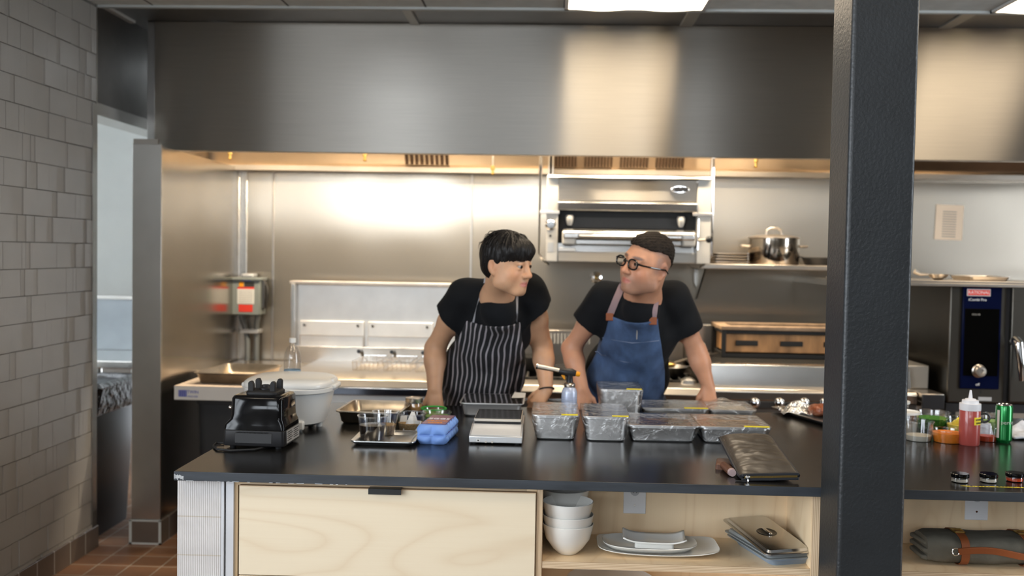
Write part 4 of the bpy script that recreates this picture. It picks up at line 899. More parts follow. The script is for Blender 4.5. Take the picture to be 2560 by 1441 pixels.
def hotel(name, w, d, h, m, label, cat, lip=.012, r=.03, th=.002, parent=None, cat_=None):
    mb = MB()
    prof = [(w * .90 - .01, d * .90 - .01, 0), (w * .93, d * .93, .008), (w - .004, d - .004, h - .012), (w, d, h - .010), (w + lip * 2, d + lip * 2, h - .004), (w + lip * 2, d + lip * 2, h), (w - .002, d - .002, h), (w * .93 - .006, d * .93 - .006, .012), (w * .9 - .016, d * .9 - .016, .004)]
    mb.loft([rrect(a, b, max(.012, r * (a / w)), z) for a, b, z in prof]); o = mb.build(name, m)
    return tag(o, label, cat)
o = hotel('roasting_pan', .33, .47, .062, M['panold'], 'used perforated roasting pan on the flat white box', 'pan'); o.location = (rp_.x + .01, 5.62, bzt + .003); o.rotation_euler = (0, 0, R(-4))
ho = MB()
for i in range(12):
    for j in range(16): ho.box(-.13 + i * .0235, -.125 + i * .0235, -.2 + j * .026, -.195 + j * .026, .0045, .0052)
tag(ho.build('perforations', M['ink'], o), kind='stuff')
# side counter piece between box and fryers
w0 = X_at(396, 5.7, 900)
tag(MB().box(-2.10, fx0 - .01, 6.05, 6.66, LZ - .12, LZ - .05).build('corner_worktop', M['steelwarm'], None, .004), 'steel worktop in the corner behind the roasting pan', 'worktop')
tag(MB().box(-2.08, fx0 - .03, 6.10, 6.64, 0, LZ - .121).build('corner_cabinet', M['steel'], None, .004), 'steel cabinet under the corner worktop behind the flat box', 'cabinet')
# ---------- far room: table and bin
tz = at(280, 903, 6.25).z; t = thing('prep_table', 'steel sink table seen through the passage on the left', 'table', (0, 0, 0))
MB().box(-3.6, -2.62, 6.25, 6.95, tz - .05, tz).build('table_top', M['steel'], t, .006)
MB().box(-3.6, -2.62, 6.93, 6.97, tz, tz + .36).build('backsplash', mat('grey_splash', (.34, .37, .40), .35, .8), t, .004)
MB().box(-3.6, -2.62, 6.90, 6.97, tz + .36, tz + .385).build('splash_cap', M['steel'], t, .004)
for x in (-3.5, X_at(247, 6.32, 950), -2.68): MB().tube([(x, 6.32, 0), (x, 6.32, tz - .05)], .021, 12).build('leg', M['steel'], t)
t = bin_('waste_bin', -3.05, -2.47, 5.32, 5.92, .84, 'tall black waste bin with a black bag in the passage on the left', M['blackpl'])
rings = []
for j, (s_, z_) in enumerate(((1.0, .70), (1.05, .74), (1.04, .80), (1.05, .85), (.98, .875), (.90, .86), (.86, .80))):
    rings.append([(x * s_ + noise.noise(Vector((x * 14, y * 14, j * 1.3))) * .02, y * s_ + noise.noise(Vector((x * 14 + 5, y * 14, j * 1.3))) * .02, z_ + noise.noise(Vector((x * 16, y * 16, j + 9.))) * .018) for x, y, _ in rrect(.58, .60, .05, 0, n=16)])
MB().loft(rings, False, True).build('bin_bag', M['blackbag'], t)
# ================================================================== THINGS ON THE COUNTER
def onc(px, py): p = atz(px, py, CT); return p.x, p.y
# ---------- blender base
vx0, vy0 = onc(557, 1122); vx1, _ = onc(712, 1127)
VW = vx1 - vx0; VD = .20
V = thing('blender_base', 'glossy black blender motor base without its jug at the left end of the counter', 'blender', (vx0 + VW / 2, vy0 + VD / 2, CT), R(-2))
hw = VW / 2; hd = VD / 2
MB().loft([rrect(VW - .006, VD - .006, .012, .010), rrect(VW, VD, .014, .016), rrect(VW - .004, VD - .004, .014, .066)]).build('lower_skirt', M['blackpl'], V, .001)
MB().box(-hw + .045, hw - .045, -hd - .001, -hd + .004, .020, .058).build('vent_panel', mat('satin_black', (.03, .03, .032), .4), V, .002)
gm = MB()
for k in range(26): gm.box(-hw + .052 + k * .0045, -hw + .0545 + k * .0045, -hd - .0025, -hd, .057, .0615)
tag(gm.build('vent_teeth', M['rubber'], V), kind='stuff')
sh = []
for w, d, r, z, ox in ((VW - .004, VD - .004, .012, .068, 0), (VW - .006, VD - .008, .014, .085, 0), (VW - .03, VD - .012, .02, .105, .006), (VW - .034, VD - .016, .022, .125, .007), (VW - .036, VD - .020, .022, .178, .007), (VW - .046, VD - .030, .022, .187, .007), (VW - .07, VD - .05, .02, .190, .007)):
    sh.append(rrect(w, d, r, z, ox, 0))
MB().loft(sh).build('upper_shell', M['glossblack'], V, ang=50)
MB().loft([rrect(.118, .118, .02, .190, .012), rrect(.118, .118, .02, .198, .012), rrect(.108, .108, .02, .203, .012)]).build('jug_pad', M['rubber'], V, .001)
for sx_, sy_ in ((-1, -1), (1, -1), (-1, 1), (1, 1)):
    cx_, cy_ = .012 + sx_ * .040, sy_ * .040
    MB().prism([(cx_ - .010, .200), (cx_ + .010, .200), (cx_ + .010, .226 if sx_ < 0 else .232), (cx_ + .004, .238), (cx_ - .004, .238), (cx_ - .010, .232 if sx_ < 0 else .226)], cy_ - .010, cy_ + .010).build('pad_post', M['rubber'], V, .002)
MB().lathe([(.024, .203), (.024, .208), (.017, .214), (.017, .219), (.013, .220), (.012, .214), (.001, .214)], (.012, 0, 0), n=20).build('drive_socket', M['blackpl'], V)
MB().box(hw - .0035, hw + .0008, -.07, .085, .018, .064).build('rating_label', M['silverlabel'], V)
lt = MB()
for k in range(5):
    for q in range(2): lt.box(hw + .0008, hw + .0012, -.062 + q * .075, -.062 + q * .075 + .05 + .012 * ((k + q) % 2), .026 + k * .0075, .029 + k * .0075)
tag(lt.build('label_text_lines', M['ink'], V), kind='stuff')
for a, b in ((-1, -1), (1, -1), (-1, 1), (1, 1)): MB().lathe([(.010, 0), (.012, .010)], (a * (hw - .03), b * (hd - .028), 0), n=14).build('rubber_foot', M['rubber'], V)
MB().tube([(-hw + .004, -.02, .135), (-hw - .004, -.02, .137)], .006, 10).build('toggle', M['chrome'], V)
p = [onc(560, 1112), onc(540, 1112), onc(534, 1120), onc(545, 1128), onc(580, 1131), onc(640, 1128), onc(690, 1116)]
MB().tube([(a - V.location.x, b - V.location.y, .005) for a, b in p], .0042, 8).build('power_cord', M['rubber'], V)
# ---------- white electric cooker
wx, wy_ = onc(732, 1062); 
Wc = thing('electric_cooker', 'big white lidded electric cooker behind the blender base', 'cooker', (wx + .0, 4.0, CT))
wh = M['white']
MB().lathe([(.120, .016), (.138, .026), (.150, .07), (.166, .135), (.170, .15)], n=56, p=2.6).build('cooker_body', wh, Wc)
MB().lathe([(.172, .148), (.182, .152), (.184, .168), (.178, .172), (.172, .172)], n=56, p=2.6).build('cooker_rim', wh, Wc, .001)
LD = MB().lathe([(.176, .1725), (.177, .182), (.174, .190), (.164, .198), (.150, .203), (.125, .207), (.085, .210), (.002, .211)], n=56, p=3.2).build('cooker_lid', wh, Wc, ang=60)
MB().box(.165, .192, -.055, .055, .158, .180).build('side_handle', wh, Wc, .008); MB().box(-.192, -.165, -.055, .055, .158, .180).build('side_handle', wh, Wc, .008)
MB().box(.150, .179, -.03, .03, .180, .198).build('lid_catch', wh, LD, .006)
for a in (60, 120, 240, 300, 0, 180): MB().lathe([(.012, 0), (.016, .020)], (.115 * math.cos(R(a)), .115 * math.sin(R(a)), 0), n=12).build('foot', wh, Wc)
MB().box(-.005, .085, -.145, -.12, .006, .042).build('control_recess', wh, Wc, .006)
q = MB().lathe([(.015, 0), (.015, .004), (.012, .010), (.001, .010)], n=20).build('black_knob', M['blackpl'], Wc); q.rotation_euler = (R(90), 0, 0); q.location = (.045, -.1455, .026)
# ---------- bottle
bp = at(731, 936, 4.42)
Bt = thing('water_bottle', 'clear plastic water bottle behind the white cooker', 'bottle', (bp.x, 4.42, CT))
MB().lathe([(.030, 0), (.037, .005), (.0375, .11), (.036, .115), (.0375, .12), (.0375, .225), (.034, .252), (.024, .276), (.0135, .290), (.0135, .304)], n=36, cap1=False).build('bottle_body', M['lens'], Bt)
MB().lathe([(.0150, .300), (.0150, .318), (.0140, .320)], n=24).build('cap', M['white'], Bt)
MB().lathe([(.0380, .13), (.0380, .178)], n=36, cap0=False, cap1=False).build('label_band', mat('faint_blue_label', (.35, .50, .62), .4), Bt, fix=False)
# ---------- roasting pan
def pan_at(name, px, py, w, d, h, m, label, rz=0, cat='pan', r=.03, lip=.010):
    x, y = onc(px, py); o = hotel(name, w - lip * 2, d - lip * 2, h, m, label, cat, lip, r); o.location = (x, y + d / 2, CT); o.rotation_euler = (0, 0, rz); return o
pan_at('baking_pan', 921, 1064, .275, .33, .055, M['panold'], 'stained empty baking pan between the white cooker and the mason jar', R(-2))
# ---------- quarter sheet tray
qx, qy = onc(955, 1117)
o = hotel('small_sheet_tray', .225, .225, .018, mat('aluminium_tray', (.72, .72, .71), .3, 1, bump=.0003), 'small aluminium tray carrying the cup of dark liquid', 'tray', .007, .022); o.location = (qx, qy + .12, CT)
def cup(name, x, y, z, r0, r1, h, label, fill=None, fh=.04, m=None, lid=None, group=None, rimw=.003):
    t = thing(name, label, 'container', (x, y, z), 0, group)
    MB().lathe([(r0 - .003, 0), (r0, .002), (r1, h), (r1 + rimw, h), (r1 + rimw, h + .004), (r1 - .001, h + .004)], n=40, cap1=False).build('cup_wall', m or M['cup'], t)
    if fill:
        rr_ = r0 + (r1 - r0) * fh / h - .0015
        f = MB().lathe([(r0 - .003, .0015), (r0 - .0015, .003), (rr_, fh), (rr_ * .6, fh + .001), (.001, fh + .002)], n=32).build('contents', fill, t)
    if lid: MB().lathe([(r1 + .004, h - .003), (r1 + .0045, h + .006), (r1 - .002, h + .007), (r1 - .004, h + .003), (.001, h + .003)], n=40).build('lid', lid, t)
    return t
TZ = CT + .0045
cx_, cy_ = onc(931, 1092); cy_ = 3.725
cup('deli_cup', at(931, 1092, 3.72).x, 3.725, TZ, .046, .055, .088, 'clear deli cup half full of dark brown liquid on the small tray', M['soy'], .056)
cup('deli_cup', at(966, 1080, 3.85).x, 3.828, TZ, .036, .050, .088, 'clear cup of brown seeds behind the cup of dark liquid', M['grain'], .040)
t = cup('deli_cup', at(1027, 1085, 3.93).x, 3.945, CT, .050, .058, .068, 'wide clear cup with seeds and white paper beside the egg carton', M['grain'], .034)
pm = mat('folded_white_paper', (.78, .77, .73), .8)
MB().add([(-.03, -.046, .004), (.035, -.047, .004), (.045, -.035, .046), (-.012, -.04, .05)], [(0, 1, 2, 3)]).add([(-.02, -.02, .03), (.03, -.01, .03), (.012, .0, .075), (.0, -.002, .078)], [(0, 1, 2, 3)]).add([(-.05, -.0, .02), (-.02, .0, .03), (-.018, .01, .06), (-.045, .01, .058)], [(0, 1, 2, 3)]).build('paper_slips', pm, t, fix=False)
# ---------- mason jar
t = thing('mason_jar', 'glass jar of dark sauce with a metal screw lid beside the baking pan', 'jar', (at(1034, 1040, 4.30).x, 4.31, CT))
MB().lathe([(.036, 0), (.039, .004), (.039, .045), (.035, .056), (.035, .066)], n=36, cap1=False).build('glass', M['lens'], t)
MB().lathe([(.034, .002), (.037, .004), (.037, .026), (.001, .026)], n=32).build('sauce', mat('dark_red_brown_sauce', (.05, .01, .006), .1, coat=1), t)
MB().lathe([(.037, .0265), (.0375, .028), (.0375, .048), (.034, .055), (.001, .055)], n=32).build('amber_foam', mat('amber_sauce', (.45, .25, .10), .3), t)
MB().lathe([(.0375, .060), (.038, .062), (.038, .078), (.036, .080), (.033, .080), (.032, .0785), (.001, .0785)], n=36).build('screw_lid', M['steelwarm'], t)
# ---------- green bowls
cup('deli_bowl', at(1082, 1030, 4.22).x, 4.25, CT, .040, .052, .042, 'small container with a green rim of herbs under the left cook\'s hand', M['salad'], .030)
MB().tube([(.0535 * math.cos(k / 32 * 2 * math.pi), .0535 * math.sin(k / 32 * 2 * math.pi), .044) for k in range(33)], .0038, 8, False).build('green_rim', mat('green_lid_rim', (.03, .35, .05), .4), [o for o in COL.objects if o.name.startswith('deli_bowl')][-1])
cup('deli_bowl', at(1092, 1050, 4.10).x, 4.11, CT, .045, .058, .050, 'clear bowl of pale green salad behind the egg carton', M['salad'], .036)
# ---------- egg carton
ex, ey = onc(1078, 1113); E = thing('egg_carton', 'blue pulp egg carton with a purple printed sleeve', 'egg carton', (ex, ey, CT), R(-5))
ew, el = .106, .250
def eggend(z0, z1, amp, name):
    rows = []
    for j in range(10):
        z = z0 + (z1 - z0) * j / 9; row = []
        for i in range(25):
            u = i / 24; b_ = abs(math.sin(u * math.pi * 2)) ** .8; x = -ew / 2 + ew * u; s = 1 - .10 * (1 - z / .035) if z < .035 else 1 - .10 * ((z - .035) / .038)
            row.append((x * s, -amp * b_ * math.sin(math.pi * min(1, max(0, (z - z0) / (z1 - z0)))) + .012 * abs(z - .035) / .035, z))
        rows.append(row)
    return rows
def carton_half(z0, z1, sgn, name):
    rings = []
    for j in range(9):
        tt = j / 8; z = z0 + (z1 - z0) * tt; flare = abs(z - .035) / .036
        ring = []
        N_ = 96
        for k in range(N_):
            u = k / N_ * 4; side = int(u) % 4; f = u - int(u); w2 = ew / 2 * (1 - .17 * flare ** 1.5); l0 = .012 * flare ** 1.5; l1 = el - l0
            amp = .012 * math.sin(math.pi * min(1, .15 + tt * .85 if sgn < 0 else 1.0 - tt * .85))
            if side == 0: x = -w2 + 2 * w2 * f; y = l0 - amp * abs(math.sin(f * math.pi * 2))
            elif side == 1: x = w2 + amp * abs(math.sin(f * math.pi * 5)); y = l0 + (l1 - l0) * f
            elif side == 2: x = w2 - 2 * w2 * f; y = l1 + amp * abs(math.sin(f * math.pi * 2))
            else: x = -w2 - amp * abs(math.sin(f * math.pi * 5)); y = l1 - (l1 - l0) * f
            ring.append((x, y, z))
        rings.append(ring)
    return MB().loft(rings).build(name, M['eggblue'], E, ang=70)
carton_half(0, .033, -1, 'lower_tray'); carton_half(.0365, .071, 1, 'upper_lid')
MB().loft([[(x * 1.05, (y - el / 2) * 1.012 + el / 2, z) for x, y, z in rrect(ew, el, .008, .033, 0, el / 2)], [(x * 1.05, (y - el / 2) * 1.012 + el / 2, z) for x, y, z in rrect(ew, el, .008, .0365, 0, el / 2)]]).build('flange', M['eggblue'], E)
SL = MB(); prof_ = [(-.0560, .040), (-.0465, .0725), (.0465, .0725), (.0560, .040)]
SL.loft([[(x, .030, z) for x, z in prof_] + [(x * .98, .030, z - .001) for x, z in reversed(prof_)], [(x, el - .008, z) for x, z in prof_] + [(x * .98, el - .008, z - .001) for x, z in reversed(prof_)]])
SLo = SL.build('printed_sleeve', M['purple'], E, smooth=False)
pk = mat('mauve_print', (.30, .18, .24), .35); MB().box(-.044, .044, .034, el - .012, .0726, .0729).build('mauve_panel', pk, SLo)
for i, (s_, yy, sz_) in enumerate((('EGGS', .15, .034), ('FREE RANGE', .105, .014), ('LARGE', .065, .018))):
    text('sleeve_lettering', s_, sz_, wi if i == 0 else M['orange'], SLo, (0, yy, .0731), rot=(0, 0, 0))
for k, (m_, y0) in enumerate(((wi, .06), (M['yellow'], .085), (wi, .12), (M['orange'], .15), (wi, .18))):
    MB().add([(.0480, y0, .0675), (.0480, y0 + .014, .0675), (.0550, y0 + .024, .0435), (.0550, y0 + .010, .0435)], [(0, 1, 2, 3)]).build('printed_stripe', m_, SLo, fix=False)
# ---------- scale
x0, y0 = onc(1172, 1111); x1, _ = onc(1305, 1113)
sw = x1 - x0; Sc = thing('kitchen_scale', 'silver kitchen scale with a wedge front and ribbed dark platform', 'scale', ((x0 + x1) / 2, y0, CT))
h_ = sw / 2
sil = mat('silver_painted_plastic', (.62, .63, .64), .28, .5)
MB().prismx([(0, .006), (0, .030), (.006, .034), (.15, .052), (.38, .052), (.38, .006)], -h_, h_).build('scale_body', sil, Sc, .003)
MB().prismx([(.004, .0335), (.145, .0515), (.145, .0525), (.004, .0345)], -h_ * .93, h_ * .93).build('white_front_panel', mat('white_glossy_panel', (.8, .81, .82), .2, coat=.4), Sc)
MB().box(-h_ * .90, h_ * .90, .155, .375, .052, .062).build('platform_neck', M['blackpl'], Sc)
PL = MB().box(-h_ * .93, h_ * .93, .145, .385, .062, .072).build('platform', M['whitesteel'], Sc, .003)
rb = MB()
rb.box(-h_ * .9, h_ * .9, .150, .38, .0721, .0730)
for k in range(9): rb.box(-h_ * .86, h_ * .86, .160 + k * .023, .170 + k * .023, .0730, .0745)
rb.build('ribbed_mat', mat('dark_ribbed_steel', (.05, .045, .04), .15, .6), Sc)
for a in (-h_ + .02, h_ - .02):
    for b_ in (.02, .36): MB().lathe([(.008, 0), (.010, .006)], (a, b_, 0), n=12).build('foot', M['rubber'], Sc)
MB().box(-h_ * .72, -h_ * .58, -.001, .001, .010, .020).build('socket_plate', M['white'], Sc); MB().tube([(-h_ * .65, -.0015, .015), (-h_ * .65, 0, .015)], .003, 8).build('power_socket', M['ink'], Sc)
text('scale_lettering', 'DC 9V', .007, M['white'], Sc, (-h_ * .65, -.0006, .024))
for a in (-.36, -.12): MB().tube([(h_ * a, -.002, .010), (h_ * a, 0, .010)], .004, 10).build('adjust_screw', M['steelwarm'], Sc)
# ---------- steel pan behind the scale
bpn = pan_at('deep_steel_pan', 1228, 1045, .283, .30, .062, M['pan'], 'plain steel pan with a taut film top between the scale and the striped apron')
MB().grid(lambda u, v: ((u - .5) * .268, (v - .5) * .286, .0625 + .0005 * math.sin(u * 9) * math.sin(v * 7)), 12, 12).build('film_cover', mat('reflective_wet_film', (.04, .035, .03), .04, 0, coat=1, spec=1), bpn, fix=False)
MB().add([(.08, .02, .064), (.14, .03, .064), (.142, .145, .070), (.09, .15, .072)], [(0, 1, 2, 3)]).build('paper_slip', M['paper'], bpn, fix=False)
# ---------- film wrapped pans
def wrapped(px, py, w, d, h, label, tape=True, peak=0, fill=None, Y=None, seed=0, name='wrapped_pan', foilskirt=True):
    if Y is None: x, y = onc(px, py)
    else: x, y = at(px, py, Y).x, Y
    t = thing(name, label, 'pan', (x, y + d / 2, CT), 0, 'film wrapped pans on the counter')
    lip = .009; w2, d2 = w - 2 * lip, d - 2 * lip
    prof = [(w2 * .86 - .006, d2 * .9 - .006, 0), (w2 * .90, d2 * .93, .006), (w2 - .004, d2 - .004, h - .014), (w2, d2, h - .012), (w2, d2, h - .006), (w, d, h - .004), (w, d, h), (w2 - .002, d2 - .002, h), (w2 * .9 - .006, d2 * .93 - .006, .010)]
    MB().loft([rrect(a, b, .024, z) for a, b, z in prof]).build('pan_body', M['pan'], t)
    if fill: MB().grid(lambda u, v: ((u - .5) * w2 * .97, (v - .5) * d2 * .97, h - .016 + .006 * noise.noise(Vector((u * 6, v * 6, seed)))), 16, 16).build('food', fill, t, fix=False)
    nz = lambda a, b, s: noise.noise(Vector((a * s, b * s, seed * 3.1)))
    def top(u, v):
        e = 16 * u * (1 - u) * v * (1 - v)
        z = h + .0025 + .003 * nz(u * 3, v * 8, 1) * e + (peak * max(0, e) * (.5 + .9 * abs(nz(u * 2, v * 2, 1.3))) if peak else -.004 * e)
        return ((u - .5) * (w + .004), (v - .5) * (d + .004), z)
    MB().grid(top, 26, 26).build('film_top', M['filmtop'], t, fix=False)
    rings = []; n_ = 25
    for j in range(7):
        f = j / 6; zz = h + .002 - f * min(h * .93, h - .004) ; k_ = 1 - f
        base = rrect(w + .006 - (w - w2 * .88) * max(0, f - .12), d + .006 - (d - d2 * .91) * max(0, f - .12), .024, zz, n=14)
        rings.append([(a * (1 + .022 * nz(a * 40, b_ * 40 + j, 1)), b_ * (1 + .018 * nz(a * 40, b_ * 40 + j + 7, 1)), c + .003 * nz(a * 50, b_ * 50 + j, 1)) for a, b_, c in base])
    MB().loft(rings, False, False).build('film_skirt', M['film'], t, fix=False, ang=25)
    if tape:
        MB().box(w * .12, w * .47, -d / 2 - .004, -d / 2 + .006, h + .002, h + .006).build('yellow_tape', M['yellow'], t)
    return t
wrapped(1388, 1103, .180, .325, .098, 'film wrapped deep pan right of the scale, front row', seed=1)
wrapped(1515, 1107, .178, .325, .098, 'film wrapped deep pan second in the front row, before the denim apron', seed=2)
brown = mat('brown_food', (.45, .27, .15), .6, bump=.004, bscale=60, var=.3, vscale=30)
wrapped(1659, 1108, .278, .29, .066, 'wide shallow film wrapped pan third in the front row', False, seed=3, fill=brown)
wrapped(1838, 1112, .272, .29, .066, 'wide shallow film wrapped pan right end of the front row, behind the pouch', seed=4, fill=brown)
wrapped(1552, 1035, .185, .265, .140, 'tallest film wrapped pan, back row before the denim apron', seed=5, Y=4.26)
paper = mat('white_wrapped_food', (.75, .73, .68), .7, bump=.004, bscale=30)
wrapped(1690, 1037, .290, .25, .058, 'shallow film wrapped pan with white contents in the back row', seed=6, Y=4.30, fill=paper)
wrapped(1832, 1037, .205, .25, .054, 'small film wrapped pan with peaked film in the back row beside the cook\'s wrist', False, seed=7, Y=4.32, fill=paper, peak=.030)
# ---------- torch
t = thing('kitchen_torch', 'butane kitchen torch with orange knob standing behind the wrapped pans', 'torch', (at(1423, 1000, 4.20).x, 4.20, CT))
MB().lathe([(.030, 0), (.033, .004), (.033, .130), (.0325, .136), (.027, .150), (.020, .156)], n=36).build('canister', mat('pale_blue_canister', (.50, .56, .72), .3, .2, coat=.3), t)
ln = MB()
for k in range(9): ln.lathe([(.0332, .040 + k * .009), (.0332, .042 + k * .009)], n=36, cap0=False, cap1=False)
tag(ln.build('canister_print_lines', mat('soft_blue_print', (.36, .42, .62), .4), t, fix=False), kind='stuff')
MB().lathe([(.022, .156), (.024, .160), (.024, .168), (.019, .174), (.014, .176)], n=28).build('collar', M['steelwarm'], t)
MB().lathe([(.014, .176), (.013, .205), (.017, .212)], n=20).build('torch_neck', M['blackpl'], t)
MB().tube([(.026, 0, .213), (.010, 0, .217), (-.02, 0, .219), (-.045, 0, .224)], [.012, .017, .016, .011], 14).build('torch_head', M['blackpl'], t)
MB().tube([(-.044, 0, .224), (-.09, 0, .232), (-.135, 0, .240)], [.0095, .010, .0105], 14).build('nozzle_tube', M['steelwarm'], t)
MB().tube([(-.135, 0, .240), (-.142, 0, .2412)], [.012, .012], 14).build('nozzle_tip', M['chrome'], t)
MB().tube([(.026, 0, .213), (.036, 0, .211), (.044, 0, .210)], [.011, .0115, .008], 14).build('orange_knob', M['orange'], t)
MB().prism([(-.036, .205), (-.020, .207), (-.018, .186), (-.026, .190)], -.005, .005).build('orange_trigger', M['orange'], t, .001)
# ---------- leather pouch
P00 = at(1853, 1200, 3.20); P10 = at(1996, 1190, 3.20)
b0 = at(1800, 1096, 3.52); b1 = at(1925, 1094, 3.52)
Pc = thing('leather_pouch', 'dark brown leather zip pouch leaning at the right end of the wrapped pans', 'pouch', (0, 0, 0))
def quad(u, v):
    a = P00.lerp(P10, u); b_ = b0.lerp(b1, u); return a.lerp(b_, v)
def env(u, v): return max(0, 1 - abs(2 * u - 1) ** 3.5) ** .5 * max(0, 1 - abs(2 * v - 1) ** 5) ** .5
def ptop(u, v):
    p = quad(u, v); e = env(u, v); z = max(p.z, CT + .012) + .004 + e * (.016 + .012 * v)
    z += .0035 * noise.noise(Vector((u * 3 + v * 2, v * 16, 2))) * e + .0022 * noise.noise(Vector((u * 5, v * 30 + u * 6, 5))) * e
    return Vector((p.x, p.y, z))
def pbot(u, v):
    p = quad(u, v); e = env(u, v); z = max(p.z, CT + .012) - .004; z = z + (max(CT + .0015, z - .03) - z) * e
    return Vector((p.x, p.y, max(CT + .0015, z)))
MB().grid(ptop, 40, 60).build('upper_leather', M['leather'], Pc, fix=False)
MB().grid(pbot, 20, 24).build('lower_leather', M['leathertrim'], Pc, fix=False)
ed = [ptop(0, k / 20) - Vector((0, 0, .004)) for k in range(21)]
MB().tube(ed, .0065, 8).build('left_edge_binding', M['leathertrim'], Pc); MB().tube([ptop(1, k / 20) - Vector((0, 0, .004)) for k in range(21)], .0065, 8).build('right_edge_binding', M['leathertrim'], Pc)
MB().tube([ptop(k / 20, 1) - Vector((0, 0, .004)) for k in range(21)], .0065, 8).build('back_edge_binding', M['leathertrim'], Pc)
def zp(u, dz): p = quad(u, 0); return Vector((p.x, p.y - .004, max(p.z, CT + .012) + dz + .004 * math.sin(u * math.pi)))
MB().strip([zp(k / 20, .006) for k in range(21)], .010, .010).build('upper_zip_tape', M['leathertrim'], Pc, .002); MB().strip([zp(k / 20, -.008) for k in range(21)], .010, .010).build('lower_zip_tape', M['leathertrim'], Pc, .002)
tz_ = MB()
for k in range(64):
    u = .05 + .93 * k / 64; q = zp(u, 0); tz_.box(q.x - .0007, q.x + .0007, q.y - .006, q.y, q.z - .0035, q.z + .0035)
tag(tz_.build('zip_teeth', M['brass'], Pc), kind='stuff')
q = zp(.10, 0); MB().box(q.x - .007, q.x + .007, q.y - .009, q.y - .003, q.z - .004, q.z + .005).build('zip_slider', M['chrome'], Pc, .002)
MB().strip([(q.x + .004, q.y - .008, q.z), (q.x - .001, q.y - .014, CT + .003), (q.x - .004, q.y - .018, CT + .002)], .005, .002, up=(0, 1, .3)).build('zip_pull', M['chrome'], Pc)
MB().strip([(q.x - .004, q.y - .018, CT + .0025), (q.x - .02, q.y - .016, CT + .003), (q.x - .04, q.y - .012, CT + .003)], .005, .002).build('pull_cord', M['leathertrim'], Pc)
# wooden knife sheath and handle
kx, ky = onc(1812, 1172)
t = thing('knife_sheath', 'flat walnut knife sheath poking out under the pouch', 'knife sheath', (kx + .006, ky + .030, CT), R(-12)); t.scale = (1.2, 1.2, 1.2)
MB().loft([rrect(.05, .09, .006, 0), rrect(.05, .09, .006, .013), rrect(.046, .086, .006, .015)]).build('wooden_sheath', M['walnut'], t); MB().box(.018, .022, -.046, -.043, .004, .011).build('slot', M['ink'], t)
MB().sphere((.016, .0, .0155), .003).build('retaining_pin', M['chrome'], t)
kx, ky = onc(1831, 1194)
t = thing('sheathed_knife', 'round walnut knife handle with a pale end cap under the pouch', 'knife', (kx, ky, CT + .0142), R(4)); t.scale = (1.15, 1.15, 1.15)
MB().tube([(0, .012, 0), (0, .10, .0)], [.0118, .0118], 16).build('handle', M['walnut'], t); MB().tube([(0, 0, 0), (0, .012, 0)], [.0105, .0118], 16).build('end_cap', mat('mauve_grey_cap', (.40, .30, .30), .35), t)
# ---------- meat tray
mx_, my_ = 0, 0
p = atz(2045, 1062, CT)
Mt = hotel('sheet_tray', .32, .44, .02, mat('worn_aluminium', (.6, .6, .6), .3, 1), 'small sheet tray with meat and crumpled foil beside the black column', 'tray', .007, .02)
Mt.location = (p.x + .10, p.y + .20, CT); Mt.rotation_euler = (0, 0, R(18))
f = MB().grid(lambda u, v: ((u - .5) * .17, (v - .5) * .14, .01 + .045 * abs(noise.noise(Vector((u * 3, v * 3, 1)))) + .03 * (1 - (2 * u - 1) ** 2) * (1 - (2 * v - 1) ** 2)), 24, 24).build('crumpled_foil', M['foil'], None, fix=False, ang=10)
s_ = f.modifiers.new('so', 'SOLIDIFY'); s_.thickness = .001
f.location = (p.x - .02, p.y + .25, CT + .002); tag(f, 'crumpled foil heap on the sheet tray beside the black column', 'foil')
for k in range(4):
    q = MB().sphere((0, 0, 0), .032, .055, .028, 20, 14).build('meat_piece', M['meat'], None); q.location = (p.x + .045 + .030 * k, p.y + .19 + .012 * k, CT + .034); q.rotation_euler = (0, 0, R(20 + 8 * k))
    tag(q, ['browned meat piece nearest the foil on the sheet tray', 'browned meat piece second from the foil', 'browned meat piece third from the foil, by the column edge', 'browned meat piece farthest from the foil behind the column'][k], 'meat', 'meat pieces on the sheet tray')
# ---------- right group
cup('deli_cup', at(2296, 1090, 4.0).x, 4.0, CT, .048, .056, .075, 'clear round container of pale dressing right of the column', M['cream'], .022, rimw=.003)
cup('deli_cup', at(2262, 1060, 4.12).x, 4.13, CT, .050, .058, .090, 'clear container with white lid behind the pale dressing', M['cream'], .05, lid=M['white'])
cup('deli_cup', at(2240, 1040, 4.30).x, 4.32, CT, .05, .058, .105, 'tallest lidded white container touching the black column edge', M['cream'], .06, lid=M['white'])
cup('deli_cup', at(2335, 1060, 4.25).x, 4.27, CT, .058, .070, .072, 'clear container of chopped green herbs behind the orange sauce', M['herb'], .050)
cup('deli_cup', at(2369, 1098, 3.98).x, 3.98, CT, .054, .060, .046, 'shallow container of bright orange sauce beside the squeeze bottle', M['carrot'], .038)
t = cup('deli_cup', at(2392, 1070, 4.2).x, 4.17, CT, .045, .055, .065, 'clear container of lemon wedges behind the orange sauce', M['lemon'], .040)
for k in range(5):
    q = MB().loft([[(-.02, 0, 0), (.02, 0, 0), (.012, 0, .016), (0, 0, .02), (-.012, 0, .016)], [(-.02, .008, 0), (.02, .008, 0), (.012, .008, .016), (0, .008, .02), (-.012, .008, .016)]]).build('lemon_wedge', M['yellow'] if k % 2 else M['lemon'], t, .002)
    q.location = (-.02 + .012 * k, -.02 + .01 * (k % 3), .042 + .008 * (k % 2)); q.rotation_euler = (R(10 * k), R(-20 + 12 * k), R(40 * k))
t = thing('squeeze_bottle', 'squeeze bottle of pink sauce with white nozzle and yellow label', 'squeeze bottle', (at(2431, 1100, 3.9).x, 3.93, CT))
